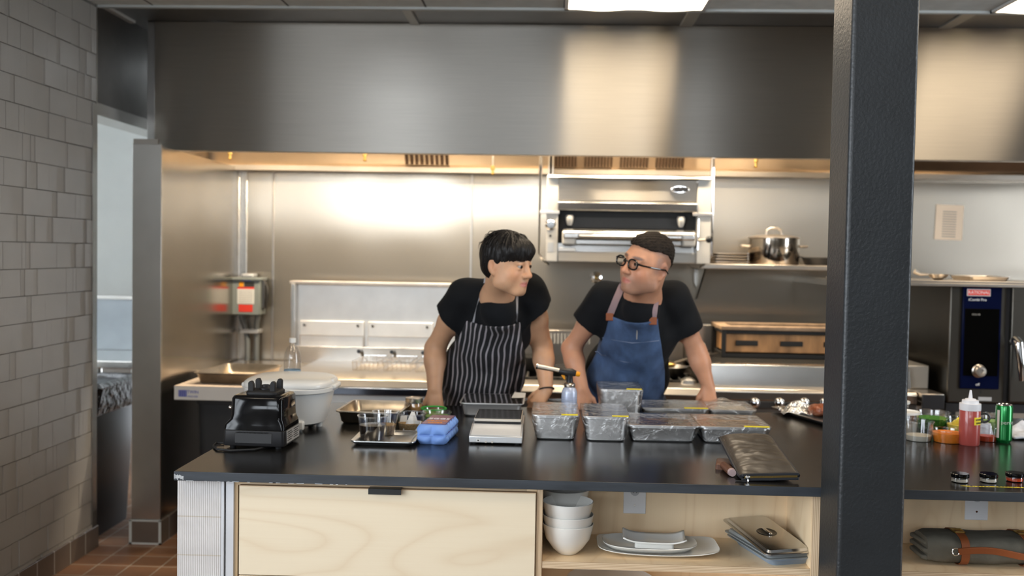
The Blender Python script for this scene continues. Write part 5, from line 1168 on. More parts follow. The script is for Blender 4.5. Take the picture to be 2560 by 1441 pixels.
MB().lathe([(.035, 0), (.0385, .006), (.0385, .135), (.036, .140)], n=36).build('bottle_body', M['pink'], t)
MB().lathe([(.039, .136), (.0395, .138), (.0395, .162), (.031, .163), (.030, .175), (.020, .176), (.019, .180), (.008, .182), (.0035, .213), (.001, .214)], n=36).build('nozzle_cap', mat('translucent_white_cap', (.75, .75, .78), .35), t)
mb = MB()
for k in range(10):
    a0 = R(-88 + 6.5 * k); a1 = R(-88 + 6.5 * (k + 1)); r_ = .0390
    mb.add([(r_ * math.cos(a0), r_ * math.sin(a0), .082), (r_ * math.cos(a1), r_ * math.sin(a1), .082), (r_ * math.cos(a1), r_ * math.sin(a1), .112), (r_ * math.cos(a0), r_ * math.sin(a0), .112)], [(0, 1, 2, 3)])
yl = mb.build('yellow_label', M['yellow'], t, fix=False)
q = text('label_lettering', 'GF SHISO', .0095, M['ink'], yl, (.0215, -.0345, .103), rot=(R(90), 0, R(32))); q = text('label_lettering', 'LEMON', .0095, M['ink'], yl, (.0215, -.0345, .090), rot=(R(90), 0, R(32)))
cup('deli_cup', at(2472, 1095, 4.0).x, 4.02, CT, .036, .043, .055, 'small clear cup of red chilli sauce between the squeeze bottle and the can', M['redsauce'], .022)
cup('deli_cup', at(2478, 1060, 4.25).x, 4.22, CT, .04, .048, .075, 'small clear cup with pale green sprigs behind the can', M['salad'], .05)
tag(MB().tube([(.022 * math.cos(k / 12 * 2 * math.pi), 0, .022 + .018 * math.sin(k / 12 * 2 * math.pi)) for k in range(13)], .005, 8).build('black_ring_handle', M['blackpl']), 'black ring shaped scissor handle behind the squeeze bottle', 'handle').location = (at(2460, 1060, 4.1).x, 4.10, CT + .058)
tag(MB().loft([rrect(.08, .07, .02, 0), rrect(.06, .05, .02, .056)]).build('folded_napkin', M['cloth']), 'folded napkin behind the squeeze bottle under the black ring', 'napkin').location = (at(2460, 1060, 4.1).x, 4.115, CT)
t = thing('drink_can', 'slim green drink can standing at the right edge of the picture', 'can', (at(2511, 1100, 3.99).x, 4.0, CT))
MB().lathe([(.024, 0), (.0275, .006), (.031, .010), (.0315, .014), (.0315, .140), (.029, .148)], n=40).build('can_body', M['can'], t)
MB().lathe([(.0285, .1475), (.0290, .150), (.0280, .1515), (.0270, .150), (.0265, .148), (.001, .148)], n=36).build('can_top', M['chrome'], t)
MB().lathe([(.006, .1485), (.006, .1495)], (0, -.008, 0), n=12, sy=1.6).build('pull_tab', M['chrome'], t)
q = text('can_lettering', 'perrier', .021, wi, t, (0, 0, 0), ext=.0002)
for v in q.data.vertices:
    a = (v.co.x + .006) / .0322; z_ = v.co.y
    v.co = Vector((.0321 * math.sin(a), z_ + .082, .0321 * math.cos(a)))
q.rotation_euler = (R(90), 0, 0)
for v in q.data.vertices: v.co = Vector((v.co.x, v.co.y, v.co.z))
pm_ = MB()
for k in range(5):
    a0, a1 = R(196 + k * 4), R(200 + k * 4); r_ = .0318
    pm_.add([(r_ * math.cos(a0), r_ * math.sin(a0), .02), (r_ * math.cos(a1), r_ * math.sin(a1), .02), (r_ * math.cos(a1), r_ * math.sin(a1), .13), (r_ * math.cos(a0), r_ * math.sin(a0), .13)], [(0, 1, 2, 3)])
pm_.build('white_side_print', wi, t, fix=False)
tw = MB().grid(lambda u, v: ((u - .5) * .22, (v - .5) * .16, .012 + .05 * (1 - (2 * u - 1) ** 2) * (1 - (2 * v - 1) ** 2) * (.7 + .9 * noise.noise(Vector((u * 4, v * 4, 3))))), 24, 20).build('tea_towel', M['cloth'], None, fix=False)
sm_ = tw.modifiers.new('so', 'SOLIDIFY'); sm_.thickness = .008; tw.location = (at(2590, 1090, 4.1).x, 4.13, CT); tag(tw, 'crumpled blue and white tea towel at the right edge behind the can', 'towel')
# little jars
for k, (px, m_, lb) in enumerate(((2409, M['cream'], 'tiny black lidded jar left of the three above the yellow tape'), (2481, M['cream'], 'tiny black lidded jar in the middle above the yellow tape'), (2547, M['redsauce'], 'tiny black lidded jar with red contents at the right edge'))):
    x, y = onc(px, 1211 if k < 2 else 1209); t = thing('sample_jar', lb, 'jar', (x, y + .03, CT), 0, 'tiny black lidded jars')
    MB().lathe([(.022, 0), (.027, .003), (.028, .010), (.026, .018)], n=10, cap1=False).build('glass', M['lens'], t)
    MB().lathe([(.021, .001), (.025, .003), (.025, .012), (.001, .013)], n=20).build('contents', m_, t)
    MB().lathe([(.0285, .0165), (.029, .018), (.029, .027), (.027, .029), (.001, .029)], n=10).build('black_lid', M['glossblack'], t)
a = onc(2402, 1216); b_ = onc(2640, 1222)
yt = thing('tape_strip', 'long strip of yellow labelling tape before the tiny jars', 'tape', (0, 0, 0))
MB().add([(a[0], a[1] + .004, CT + .0006), (a[0] + .02, a[1] - .004, CT + .0006), (b_[0], b_[1] - .004, CT + .0006), (b_[0], b_[1] + .005, CT + .0006), (a[0], a[1] + .004, CT + .0001), (a[0] + .02, a[1] - .004, CT + .0001), (b_[0], b_[1] - .004, CT + .0001), (b_[0], b_[1] + .005, CT + .0001)], [(0, 1, 2, 3), (7, 6, 5, 4), (0, 4, 5, 1), (1, 5, 6, 2), (2, 6, 7, 3), (3, 7, 4, 0)]).build('tape', M['yellow'], yt)
wr = MB(); rr = random.Random(2)
for k in range(26):
    x = a[0] + .03 + k * .011
    if k % 7 != 6: wr.box(x, x + rr.uniform(.003, .007), a[1] - .002, a[1] + .001 + rr.uniform(0, .002), CT + .0006, CT + .0009)
tag(wr.build('handwriting', M['ink'], yt), kind='stuff')
# ================================================================== PEOPLE (sculpted as one smooth distance field per surface)
class SDF:
    def __init__(s, lo, hi, h):
        s.h = h; s.lo = np.array(lo, dtype=np.float32); s.n = [int(math.ceil((hi[i] - lo[i]) / h)) + 1 for i in range(3)]
        s.D = np.full(s.n, .06, np.float32)
        s.ax = [s.lo[i] + h * np.arange(s.n[i], dtype=np.float32) for i in range(3)]
    def sub(s, lo, hi, pad):
        sl = []
        for i in range(3):
            a = int(max(0, math.floor((lo[i] - pad - s.lo[i]) / s.h))); b = int(min(s.n[i], math.ceil((hi[i] + pad - s.lo[i]) / s.h) + 1))
            if b <= a: return None, None
            sl.append(slice(a, b))
        X, Y, Z = np.meshgrid(s.ax[0][sl[0]], s.ax[1][sl[1]], s.ax[2][sl[2]], indexing='ij')
        return tuple(sl), np.stack([X, Y, Z], -1)
    def mixin(s, sl, d, k, op):
        A = s.D[sl]
        if op == '+':
            h = np.clip(.5 + .5 * (A - d) / k, 0, 1); s.D[sl] = A * (1 - h) + d * h - k * h * (1 - h)
        elif op == '-':
            d = -d; h = np.clip(.5 - .5 * (A - d) / k, 0, 1); s.D[sl] = A * (1 - h) + d * h + k * h * (1 - h)
    def cap(s, a, b, ra, rb, k=.02, op='+', clip=None):
        a = np.array(a, np.float32); b = np.array(b, np.float32); r = max(ra, rb)
        sl, P = s.sub(np.minimum(a, b) - r, np.maximum(a, b) + r, k + .03)
        if sl is None: return
        ba = b - a; t = np.clip(((P - a) @ ba) / max(1e-9, float(ba @ ba)), 0, 1)
        d = np.linalg.norm(P - a - t[..., None] * ba, axis=-1) - (ra + (rb - ra) * t)
        if clip is not None: d = np.maximum(d, (P - np.array(clip[0], np.float32)) @ np.array(clip[1], np.float32))
        s.mixin(sl, d, k, op)
    def ell(s, c, r, Rm=None, k=.02, op='+', clip=None):
        c = np.array(c, np.float32); r = np.array(r, np.float32); m = float(r.max())
        sl, P = s.sub(c - m, c + m, k + .03)
        if sl is None: return
        q = P - c
        if Rm is not None: q = q @ Rm          # columns of Rm = local axes in world
        k0 = np.linalg.norm(q / r, axis=-1); k1 = np.linalg.norm(q / (r * r), axis=-1) + 1e-9
        d = k0 * (k0 - 1) / k1
        if clip is not None: d = np.maximum(d, (P - np.array(clip[0], np.float32)) @ np.array(clip[1], np.float32))
        s.mixin(sl, d, k, op)
    def chain(s, pts, rs, k=.02, op='+'):
        for i in range(len(pts) - 1): s.cap(pts[i], pts[i + 1], rs[i], rs[i + 1], k, op)
    def clip_plane(s, p, n, k=.003):
        X, Y, Z = np.meshgrid(*s.ax, indexing='ij', sparse=True)
        d = (X - p[0]) * n[0] + (Y - p[1]) * n[1] + (Z - p[2]) * n[2]
        s.D = np.maximum(s.D, d.astype(np.float32))
    def coords(s): return np.meshgrid(*s.ax, indexing='ij', sparse=True)
    def mesh(s):
        D = s.D; D = np.pad(D, 1, constant_values=.05); lo = s.lo - s.h; h = s.h
        I = D < 0; nx, ny, nz = D.shape
        c = [I[i:nx - 1 + i, j:ny - 1 + j, k:nz - 1 + k] for i in (0, 1) for j in (0, 1) for k in (0, 1)]
        cnt = sum(x.astype(np.int8) for x in c); act = (cnt > 0) & (cnt < 8); idx = np.full(act.shape, -1, np.int64); ids = np.argwhere(act); idx[act] = np.arange(len(ids))
        acc = np.zeros((len(ids), 3)); num = np.zeros(len(ids))
        co = [(i, j, k) for i in (0, 1) for j in (0, 1) for k in (0, 1)]
        vals = [D[ids[:, 0] + i, ids[:, 1] + j, ids[:, 2] + k] for i, j, k in co]
        for a in range(8):
            for b in range(a + 1, 8):
                df = [abs(co[a][q] - co[b][q]) for q in range(3)]
                if sum(df) != 1: continue
                va, vb = vals[a], vals[b]; m = (va < 0) != (vb < 0)
                t = np.where(m, va / np.where(m, va - vb, 1), 0)
                for q in range(3): acc[:, q] += np.where(m, co[a][q] + t * (co[b][q] - co[a][q]), 0)
                num += m
        V = (ids + acc / num[:, None]) * h + lo
        F = []
        for ax in range(3):
            o = [q for q in range(3) if q != ax]
            s0 = [slice(1, -1)] * 3; s0[ax] = slice(0, -1); s1 = [slice(1, -1)] * 3; s1[ax] = slice(1, None)
            A = I[tuple(s0)]; B = I[tuple(s1)]; e = np.argwhere(A != B); 
            if not len(e): continue
            flip = A[tuple(e.T)]; e = e.copy(); e[:, o[0]] += 1; e[:, o[1]] += 1
            def at_(da, db):
                q = e.copy(); q[:, o[0]] += da; q[:, o[1]] += db; return idx[tuple(q.T)]
            quad = np.stack([at_(-1, -1), at_(0, -1), at_(0, 0), at_(-1, 0)], 1)
            if ax == 1: flip = ~flip
            quad[~flip] = quad[~flip][:, ::-1]
            F.append(quad)
        return V, np.concatenate(F)
def relax(V, F, it=2, lam=.5):
    for _ in range(it):
        S_ = np.zeros_like(V); c = np.zeros(len(V))
        for a, b in ((0, 1), (1, 2), (2, 3), (3, 0)):
            np.add.at(S_, F[:, a], V[F[:, b]]); np.add.at(S_, F[:, b], V[F[:, a]]); np.add.at(c, F[:, a], 1); np.add.at(c, F[:, b], 1)
        V = V + lam * (S_ / np.maximum(c, 1)[:, None] - V)
    return V
def sdf_obj(name, sd, m, parent=None, it=2, col=None, lam=.5):
    V, F = sd.mesh(); V = relax(V, F, it, lam)
    me = bpy.data.meshes.new(name); me.vertices.add(len(V)); me.vertices.foreach_set('co', V.astype(np.float32).ravel())
    me.loops.add(F.size); me.loops.foreach_set('vertex_index', F.ravel().astype(np.int32))
    me.polygons.add(len(F)); me.polygons.foreach_set('loop_start', np.arange(0, F.size, 4, dtype=np.int32)); me.polygons.foreach_set('loop_total', np.full(len(F), 4, np.int32))
    me.polygons.foreach_set('use_smooth', np.ones(len(F), bool)); me.update(calc_edges=True); me.validate()
    if col is not None:
        C_ = col(V); at_ = me.color_attributes.new('tint', 'FLOAT_COLOR', 'POINT'); at_.data.foreach_set('color', np.concatenate([C_, np.ones((len(V), 1))], 1).astype(np.float32).ravel())
    me.materials.append(m); o = bpy.data.objects.new(name, me); COL.objects.link(o)
    if parent: o.parent = parent
    return o
def skin_mat(name, base, red, rough=.45):
    m = mat(name, base, rough, 0, var=.06, vscale=25, bump=.0004, bscale=220, sss=.12); nt = m.node_tree; N = nt.nodes; L = nt.links; b = N['Principled BSDF']
    a = N.new('ShaderNodeAttribute'); a.attribute_name = 'tint'; sp = N.new('ShaderNodeSeparateColor'); L.new(a.outputs['Color'], sp.inputs[0])
    src = b.inputs['Base Color'].links[0].from_socket
    def mixc(src, fac, c):
        x = N.new('ShaderNodeMix'); x.data_type = 'RGBA'; L.new(fac, x.inputs[0]); L.new(src, x.inputs[6]); x.inputs[7].default_value = c + (1,); return x.outputs[2]
    src = mixc(src, sp.outputs[0], red); src = mixc(src, sp.outputs[1], (.10, .075, .07)); src = mixc(src, sp.outputs[2], (base[0] * .95, base[1] * .68, base[2] * .6))
    L.new(src, b.inputs['Base Color']); return m
def frame(fwd_deg, pitch, roll, side):
    """columns: right, forward, up of the head. fwd_deg measured from facing the camera (-Y); side +1 turns to +X"""
    t = R(fwd_deg) * side
    f = Vector((math.sin(t), -math.cos(t), 0)); r = Vector((-math.cos(t), -math.sin(t), 0)); u = Vector((0, 0, 1))
    q = Matrix.Rotation(pitch, 3, r) ; f = q @ f; u = q @ u
    q = Matrix.Rotation(roll, 3, f); r = q @ r; u = q @ u
    return np.array([[r.x, f.x, u.x], [r.y, f.y, u.y], [r.z, f.z, u.z]], np.float32)
class Head:
    def __init__(s, c, Rm, sc): s.c = np.array(c, np.float32); s.R = Rm; s.s = sc
    def w(s, x, y, z): return s.c + s.R @ (np.array((x, y, z), np.float32) * s.s)
    def loc(s, V): return ((V - s.c) @ s.R) / s.s
def sculpt_head(S_, H, jaw=1.0, cheek=1.0):
    s = H.s; w = H.w; e = lambda c, r, k=.02, op='+': S_.ell(w(*c), np.array(r) * s, H.R, k * s, op); c_ = lambda a, b, ra, rb, k=.012, op='+': S_.cap(w(*a), w(*b), ra * s, rb * s, k * s, op)
    e((0, -.012, .030), (.076, .096, .086)); e((0, .030, -.005), (.066, .062, .085), .03)
    e((0, .035, -.055), (.060 * jaw, .052, .052), .03)
    for q in (1, -1):
        c_((q * .058, .0, -.030), (q * .056 * jaw, .008, -.074), .018, .019, .022); c_((q * .056 * jaw, .008, -.074), (q * .020, .066, -.104), .019, .018, .024); e((q * .045 * cheek, .038, -.060), (.026, .032, .034), .02)
        e((q * .042, .058, -.030), (.024 * cheek, .024, .026), .02); c_((q * .012, .088, .024), (q * .044, .074, .024), .010, .010, .014)
        e((q * .072, .012, .0), (.010, .03, .04), .02)
    e((0, .076, -.098), (.022, .018, .018), .02); e((0, .060, -.068), (.034, .036, .034), .02)
    for q in (1, -1): e((q * .031, .100, .004), (.019, .016, .013), .012, '-')
    for q in (1, -1):
        e((q * .031, .0815, .0105), (.018, .0135, .0075), .004); e((q * .031, .081, -.0065), (.017, .013, .006), .005)
    c_((0, .092, .014), (0, .112, -.030), .0085, .0115, .014); e((0, .112, -.034), (.013, .012, .011), .008)
    for q in (1, -1): e((q * .012, .102, -.037), (.009, .011, .009), .006)
    for q in (1, -1): e((q * .006, .109, -.045), (.0035, .005, .003), .003, '-')
    c_((-.018, .088, -.068), (0, .0950, -.0660), .0042, .0055, .006); c_((.018, .088, -.068), (0, .0950, -.0660), .0042, .0055, .006)
    c_((-.015, .088, -.0745), (0, .0935, -.0760), .005, .0068, .006); c_((.015, .088, -.0745), (0, .0935, -.0760), .005, .0068, .006)
    c_((-.020, .0925, -.0705), (0, .1005, -.0705), .0018, .0018, .0025, '-'); c_((.020, .0925, -.0705), (0, .1005, -.0705), .0018, .0018, .0025, '-')
    for q in (1, -1):
        e((q * .084, -.014, -.006), (.0095, .020, .033), .005); e((q * .095, -.010, -.003), (.009, .011, .019), .003, '-'); e((q * .083, -.006, -.036), (.008, .010, .011), .005); e((q * .082, .004, -.008), (.006, .006, .008), .004)
def head_tint(H, lipc=1, beard=0, fade=0):
    def f(V):
        L = H.loc(V); x, y, z = L[:, 0], L[:, 1], L[:, 2]; C_ = np.zeros((len(V), 3))
        g = lambda cx, cy, cz, rx, ry, rz: np.clip(1.35 - np.sqrt(((x - cx) / rx) ** 2 + ((y - cy) / ry) ** 2 + ((z - cz) / rz) ** 2), 0, 1)
        C_[:, 0] = np.clip(g(0, .093, -.0705, .023, .016, .0105) * 1.6, 0, .85) * lipc
        ch = np.maximum(g(.045, .07, -.035, .035, .03, .03), g(-.045, .07, -.035, .035, .03, .03)) * .45
        C_[:, 2] = np.maximum(np.maximum(ch, g(0, .112, -.034, .02, .02, .015) * .45), np.maximum(g(.08, -.01, -.006, .02, .03, .04), g(-.08, -.01, -.006, .02, .03, .04)) * .45)
        near = (np.abs(x) < .12) & (np.abs(y) < .15) & (z > -.14) & (z < .15)
        br = np.maximum(g(.033, .088, .026, .022, .02, .0055), g(-.033, .088, .026, .022, .02, .0055)); C_[:, 1] = np.clip(br * 1.6, 0, .8)
        if beard:
            m = np.clip((-.035 - z) / .03, 0, 1) * np.clip((y + .01) / .03, 0, 1) * (1 - C_[:, 0]) * np.clip((z + .14) / .02, 0, 1); m2 = g(0, .1, -.053, .03, .02, .009)
            C_[:, 1] = np.maximum(C_[:, 1], beard * np.maximum(m, m2) * (1 - C_[:, 0]))
        if fade:
            hl = np.clip((z - (-.03)) / .02, 0, 1) * np.clip((.045 - y) / .025, 0, 1) * np.clip((np.sqrt(x * x + y * y) - .03) / .02, 0, 1)
            C_[:, 1] = np.maximum(C_[:, 1], fade * hl * (z > -.05))
        C_ *= near[:, None]; return C_
    return f
def arm(S_, sh, el, wr, r, k=.03):
    sh, el, wr = map(Vector, (sh, el, wr)); m = sh.lerp(el, .45)
    S_.cap(sh, m, r[0], r[1], k); S_.cap(m, el, r[1], r[2], k); f = el.lerp(wr, .3); S_.cap(el, f, r[2], r[3], k); S_.cap(f, wr, r[3], r[4], k)
def hand(S_, wr, d, up, th, sc=1.0, curl=.9, k=.006, wrist_r=.024):
    """wr wrist point, d knuckle direction, up back-of-hand normal, th +-1 thumb side"""
    d = Vector(d).normalized(); up = Vector(up); up = (up - d * up.dot(d)).normalized(); s = d.cross(up).normalized() * th
    P = lambda a, b, c: Vector(wr) + (d * a + s * b + up * c) * sc
    for b in (-.026, -.009, .009, .026): S_.cap(P(.008, b * .6, 0), P(.080, b, 0), .016 * sc, .0125 * sc, .012)
    ln = [(.036, .022, .018), (.042, .026, .019), (.045, .028, .020), (.040, .024, .019)]
    for i, b in enumerate((-.028, -.0095, .0095, .028)):
        a0 = P(.084, b, .0); c1 = curl * .5; p = a0; ang = c1
        for j, l in enumerate(ln[i]):
            q = p + (d * math.cos(ang) - up * math.sin(ang)) * l * sc; S_.cap(p, q, (.0098 - .0008 * j) * sc, (.0090 - .0009 * j) * sc, k); p = q; ang += curl * (.9 if j == 0 else .7)
    t0 = P(.015, .022, -.004); t1 = P(.045, .046, -.012); t2 = P(.070, .054, -.020); t3 = P(.090, .050, -.028)
    S_.cap(t0, t1, .015 * sc, .0125 * sc, .012); S_.cap(t1, t2, .0120 * sc, .0108 * sc, k); S_.cap(t2, t3, .0105 * sc, .009 * sc, k)
tee = lambda n: mat(n, (.006, .007, .009), .85, 0, bump=.004, bscale=9, var=.15, vscale=20, sheen=.03, spec=.25)
def folds(sd, fn, amp):
    X, Y, Z = sd.coords(); sd.D = sd.D + (amp * fn(X, Y, Z)).astype(np.float32)
V3 = lambda p: (p[0], p[1], p[2])
def person(label, lo, hi):
    return thing('person', label, 'person', ((lo[0] + hi[0]) / 2, 5.0, 0))
def legs(name, hipx, hipy, feet, parent, m):
    sd = SDF((hipx - .34, 4.5, .04), (hipx + .34, 5.5, 1.0), .012)
    sd.ell((hipx, hipy, .90), (.185, .13, .13), None, .05)
    for q, (fx, fy) in zip((-1, 1), feet):
        h_ = Vector((hipx + q * .095, hipy, .86)); kn = Vector((hipx + q * .11 + (fx - hipx - q * .1) * .4, (hipy + fy) / 2 - .05, .48)); an = Vector((fx, fy, .10))
        sd.cap(h_, kn, .098, .072, .05); sd.cap(kn, an, .072, .055, .04)
    sd.clip_plane((0, 0, .06), (0, 0, -1)); sd.clip_plane((0, 0, .97), (0, 0, 1))
    o = sdf_obj('trousers', sd, m, parent, 1)
    for fx, fy in feet:
        MB().loft([[(fx + x, fy - .07 + y, z) for x, y, z in rrect(.095, .28, .045, 0)], [(fx + x, fy - .07 + y, z) for x, y, z in rrect(.10, .285, .045, .03)], [(fx + x, fy - .06 + y, z) for x, y, z in rrect(.09, .25, .04, .06)], [(fx + x, fy - .0 + y, z) for x, y, z in rrect(.085, .13, .04, .11)]]).build('shoe', M['rubber'], parent)
    return o

# ---------------------------------------------------------------- person A (left, striped apron)
def build_A():
    root = thing('person', 'black-haired cook in black tee and striped apron leaning on the counter, head turned right', 'person', (-.2, 5.0, 0))
    inv = root.matrix_world.inverted()
    Hd = Head(at(1268, 660, 4.33), frame(57, R(-7), R(2), 1), 1.07)
    J = dict(neck=at(1243, 745, 4.50), shL=at(1152, 748, 4.60), shR=at(1330, 735, 4.58), elL=at(1088, 872, 4.70), elR=at(1356, 868, 4.72), wrL=at(1087, 974, 4.62), wrR=at(1366, 974, 4.64), chest=at(1240, 800, 4.68), belly=at(1205, 930, 4.84), pelvis=at(1200, 1010, 4.95))
    sd = SDF((-.78, 4.05, .86), (.16, 5.16, 1.80), .0045)
    sculpt_head(sd, Hd, 1.04, 1.15)
    sd.cap(Hd.w(0, -.03, -.04), J['neck'], .060, .066, .03); sd.cap(J['neck'], J['chest'], .07, .12, .05)
    arm(sd, J['shL'], J['elL'], J['wrL'], (.056, .050, .046, .0475, .034)); arm(sd, J['shR'], J['elR'], J['wrR'], (.054, .048, .044, .046, .031))
    sd.cap(J['shL'], J['shR'], .05, .05, .06); sd.ell(J['chest'], (.19, .12, .17), None, .05); sd.cap(J['chest'], J['belly'], .13, .14, .05)
    hl = Vector(J['wrL']) ; hand(sd, hl + Vector((0, -.004, -.006)), (.10, -.30, -.80), (-.05, -.9, .35), 1, 1.05, 1.05)
    hr = Vector(J['wrR']); hand(sd, hr + Vector((-.0, -.004, -.004)), (-.50, -.30, -.68), (-.3, -.85, .4), 1, 1.0, .9)
    body = sdf_obj('body', sd, skin_mat('skin_light_olive', (.66, .375, .225), (.55, .17, .15)), root, 2, head_tint(Hd), .4)
    # T-shirt
    sd = SDF((-.80, 4.22, .84), (.20, 5.20, 1.72), .007)
    def sleeve(sh, el, L, r0, r1, tilt):
        sh = Vector(sh); el = Vector(el); d = (el - sh).normalized(); e = sh + d * L; n = (d + Vector(tilt)).normalized()
        sd.cap(sh - d * .02, e + d * .10, r0, r1 + (r1 - r0) * .5, .03, clip=(e, n))
    sleeve(J['shL'], J['elL'], .118, .066, .096, (-.45, 0, .0)); sleeve(J['shR'], J['elR'], .090, .064, .100, (.5, 0, 0))
    n0 = Vector(J['neck'])
    sd.cap(Vector(J['shL']) + Vector((.02, .012, .0)), Vector(J['shR']) + Vector((-.02, .012, 0)), .074, .070, .05)
    sd.cap(n0 + Vector((-.03, .06, -.005)), Vector(J['shL']) + Vector((.04, .01, .02)), .075, .07, .05); sd.cap(n0 + Vector((.02, .06, -.005)), Vector(J['shR']) + Vector((-.03, .01, .025)), .075, .068, .05)
    sd.ell(J['chest'], (.195, .138, .18), None, .06); sd.cap(J['chest'], J['belly'], .150, .165, .06); sd.cap(J['belly'], J['pelvis'], .165, .17, .05)
    sd.ell(J['belly'], (.205, .15, .17), None, .05)
    folds(sd, lambda X, Y, Z: np.sin(X * 38 + Z * 26 + 3 * np.sin(Z * 9)) * np.clip((1.40 - Z) * 6, 0, 1) + .6 * np.sin(Z * 60 + X * 20 + Y * 30), .0030)
    base = sd.D.copy()
    sd.cap(n0 + Vector((.01, -.02, -.06)), Vector(J['chest']), .085, .13, .04); base = sd.D.copy(); sd.cap(Hd.w(0, -.02, -.02), n0 + Vector((.014, -.035, .022)), .062, .066, .006, '-')
    sd.clip_plane((0, 0, .87), (0, 0, -1))
    shirt = sdf_obj('t_shirt', sd, tee('black_cotton_tee_left'), root, 2)
    # apron from the shirt field
    ap = SDF((-.80, 4.22, .84), (.20, 5.20, 1.72), .007); X, Y, Z = ap.coords()
    pts = [(at(px, py, 4.55).z, at(px, py, 4.55 + max(0, (py - 800) * .0009)).x) for px, py in ((1166, 803), (1150, 840), (1118, 880), (1104, 930), (1085, 985), (1080, 1060))]
    pr_ = [(at(px, py, 4.55).z, at(px, py, 4.55 + max(0, (py - 800) * .0009)).x) for px, py in ((1300, 798), (1304, 840), (1309, 880), (1312, 930), (1310, 985), (1318, 1060))]
    zz = np.array([p[0] for p in pts][::-1]); xl = np.interp(Z, zz, np.array([p[1] for p in pts][::-1])); zr = np.array([p[0] for p in pr_][::-1]); xr = np.interp(Z, zr, np.array([p[1] for p in pr_][::-1]))
    topz = at(1235, 812, 4.55).z + .35 * ((X - at(1235, 812, 4.55).x) ** 2) * 3
    reg = np.maximum(np.maximum(xl - X, X - xr), np.maximum(Z - topz, Y - (4.78 + (1.3 - Z) * .45)))
    fold = .0045 * np.sin(Z * 46 - X * 22 + 2.5 * np.sin(X * 14)) * np.clip((1.22 - Z) * 5, 0, 1) + .003 * np.sin(X * 70 + Z * 12)
    ap.D = np.maximum(base - .011 + fold, np.broadcast_to(reg, base.shape)).astype(np.float32); ap.clip_plane((0, 0, .87), (0, 0, -1))
    am = bpy.data.materials.new('striped_apron_cloth'); am.use_nodes = True; nt = am.node_tree; N = nt.nodes; L = nt.links; b = N['Principled BSDF']; b.inputs['Roughness'].default_value = .85
    tc = N.new('ShaderNodeTexCoord'); ns = N.new('ShaderNodeTexNoise'); ns.inputs['Scale'].default_value = 5; ns.inputs['Detail'].default_value = 1.5; L.new(tc.outputs['Object'], ns.inputs[0]); sp = N.new('ShaderNodeSeparateXYZ'); L.new(tc.outputs['Object'], sp.inputs[0])
    def mth(op, a, b_=None, c=None):
        n = N.new('ShaderNodeMath'); n.operation = op
        for i, v in enumerate((a, b_, c)):
            if v is None: continue
            if isinstance(v, (int, float)): n.inputs[i].default_value = v
            else: L.new(v, n.inputs[i])
        return n.outputs[0]
    xx = mth('MULTIPLY_ADD', ns.outputs[0], .055, sp.outputs[0]); xx = mth('MULTIPLY_ADD', sp.outputs[2], -.14, xx)
    fr_ = mth('FRACT', mth('DIVIDE', xx, .0245)); st_ = mth('LESS_THAN', fr_, .27)
    mx_ = N.new('ShaderNodeMix'); mx_.data_type = 'RGBA'; mx_.inputs[6].default_value = (.012, .013, .016, 1); mx_.inputs[7].default_value = (.42, .39, .42, 1); L.new(st_, mx_.inputs[0]); L.new(mx_.outputs[2], b.inputs['Base Color'])
    n4 = N.new('ShaderNodeTexNoise'); n4.inputs['Scale'].default_value = 11; n4.inputs['Detail'].default_value = 2; L.new(tc.outputs['Object'], n4.inputs[0]); bp = N.new('ShaderNodeBump'); bp.inputs['Distance'].default_value = .02; L.new(n4.outputs[0], bp.inputs['Height']); L.new(bp.outputs[0], b.inputs['Normal'])
    sdf_obj('apron', ap, am, root, 1)
    # straps follow the shirt surface
    def surf_y(x, z, base_, grid, off):
        i = int(round((x - grid.lo[0]) / grid.h)); k = int(round((z - grid.lo[2]) / grid.h)); col_ = base_[i, :, k]; w_ = np.argwhere(col_ < 0)
        return grid.ax[1][w_[0, 0]] - off if len(w_) else None
    def strap(pix, w, m, nm, nn=16, Y0=4.5):
        pts = []
        for t in range(nn + 1):
            f = t / nn * (len(pix) - 1); i = min(int(f), len(pix) - 2); g = f - i
            px = pix[i][0] * (1 - g) + pix[i + 1][0] * g; py = pix[i][1] * (1 - g) + pix[i + 1][1] * g; y = Y0
            for _ in range(6):
                p = at(px, py, y); yy = surf_y(p.x, p.z, base, ap, .004)
                if yy is None: break
                y = .5 * y + .5 * yy
            pts.append(at(px, py, y))
        # smooth depth
        for _ in range(3):
            pts = [pts[0]] + [Vector((pts[k].x, (pts[k - 1].y + pts[k].y + pts[k + 1].y) / 3, pts[k].z)) for k in range(1, len(pts) - 1)] + [pts[-1]]
        return MB().strip(pts, w, .004, up=(0, -1, .25)).build(nm, m, root)
    stp = mat('grey_strap_line', (.40, .40, .43), .7)
    strap([(1182, 812), (1200, 745), (1214, 700), (1222, 684)], .010, stp, 'apron_strap'); strap([(1291, 806), (1292, 770), (1293, 738)], .010, stp, 'apron_strap')
    for o in list(root.children):
        if o.name.startswith('apron_strap'): pass
    # hair
    sd = SDF(tuple(Hd.c - .2), tuple(Hd.c + .2), .0035); s = Hd.s
    sd.ell(Hd.w(0, -.014, .042), np.array((.094, .112, .096)) * s, Hd.R, .01); sd.ell(Hd.w(0, -.05, -.012), np.array((.074, .062, .066)) * s, Hd.R, .03)
    sd.ell(Hd.w(0, .045, .062), np.array((.082, .066, .052)) * s, Hd.R, .02)
    X, Y, Z = sd.coords(); P = np.stack(np.broadcast_arrays(X, Y, Z), -1).reshape(-1, 3); Lc = Hd.loc(P); x, y, z = Lc[:, 0], Lc[:, 1], Lc[:, 2]; az = np.arctan2(x, y - .0)
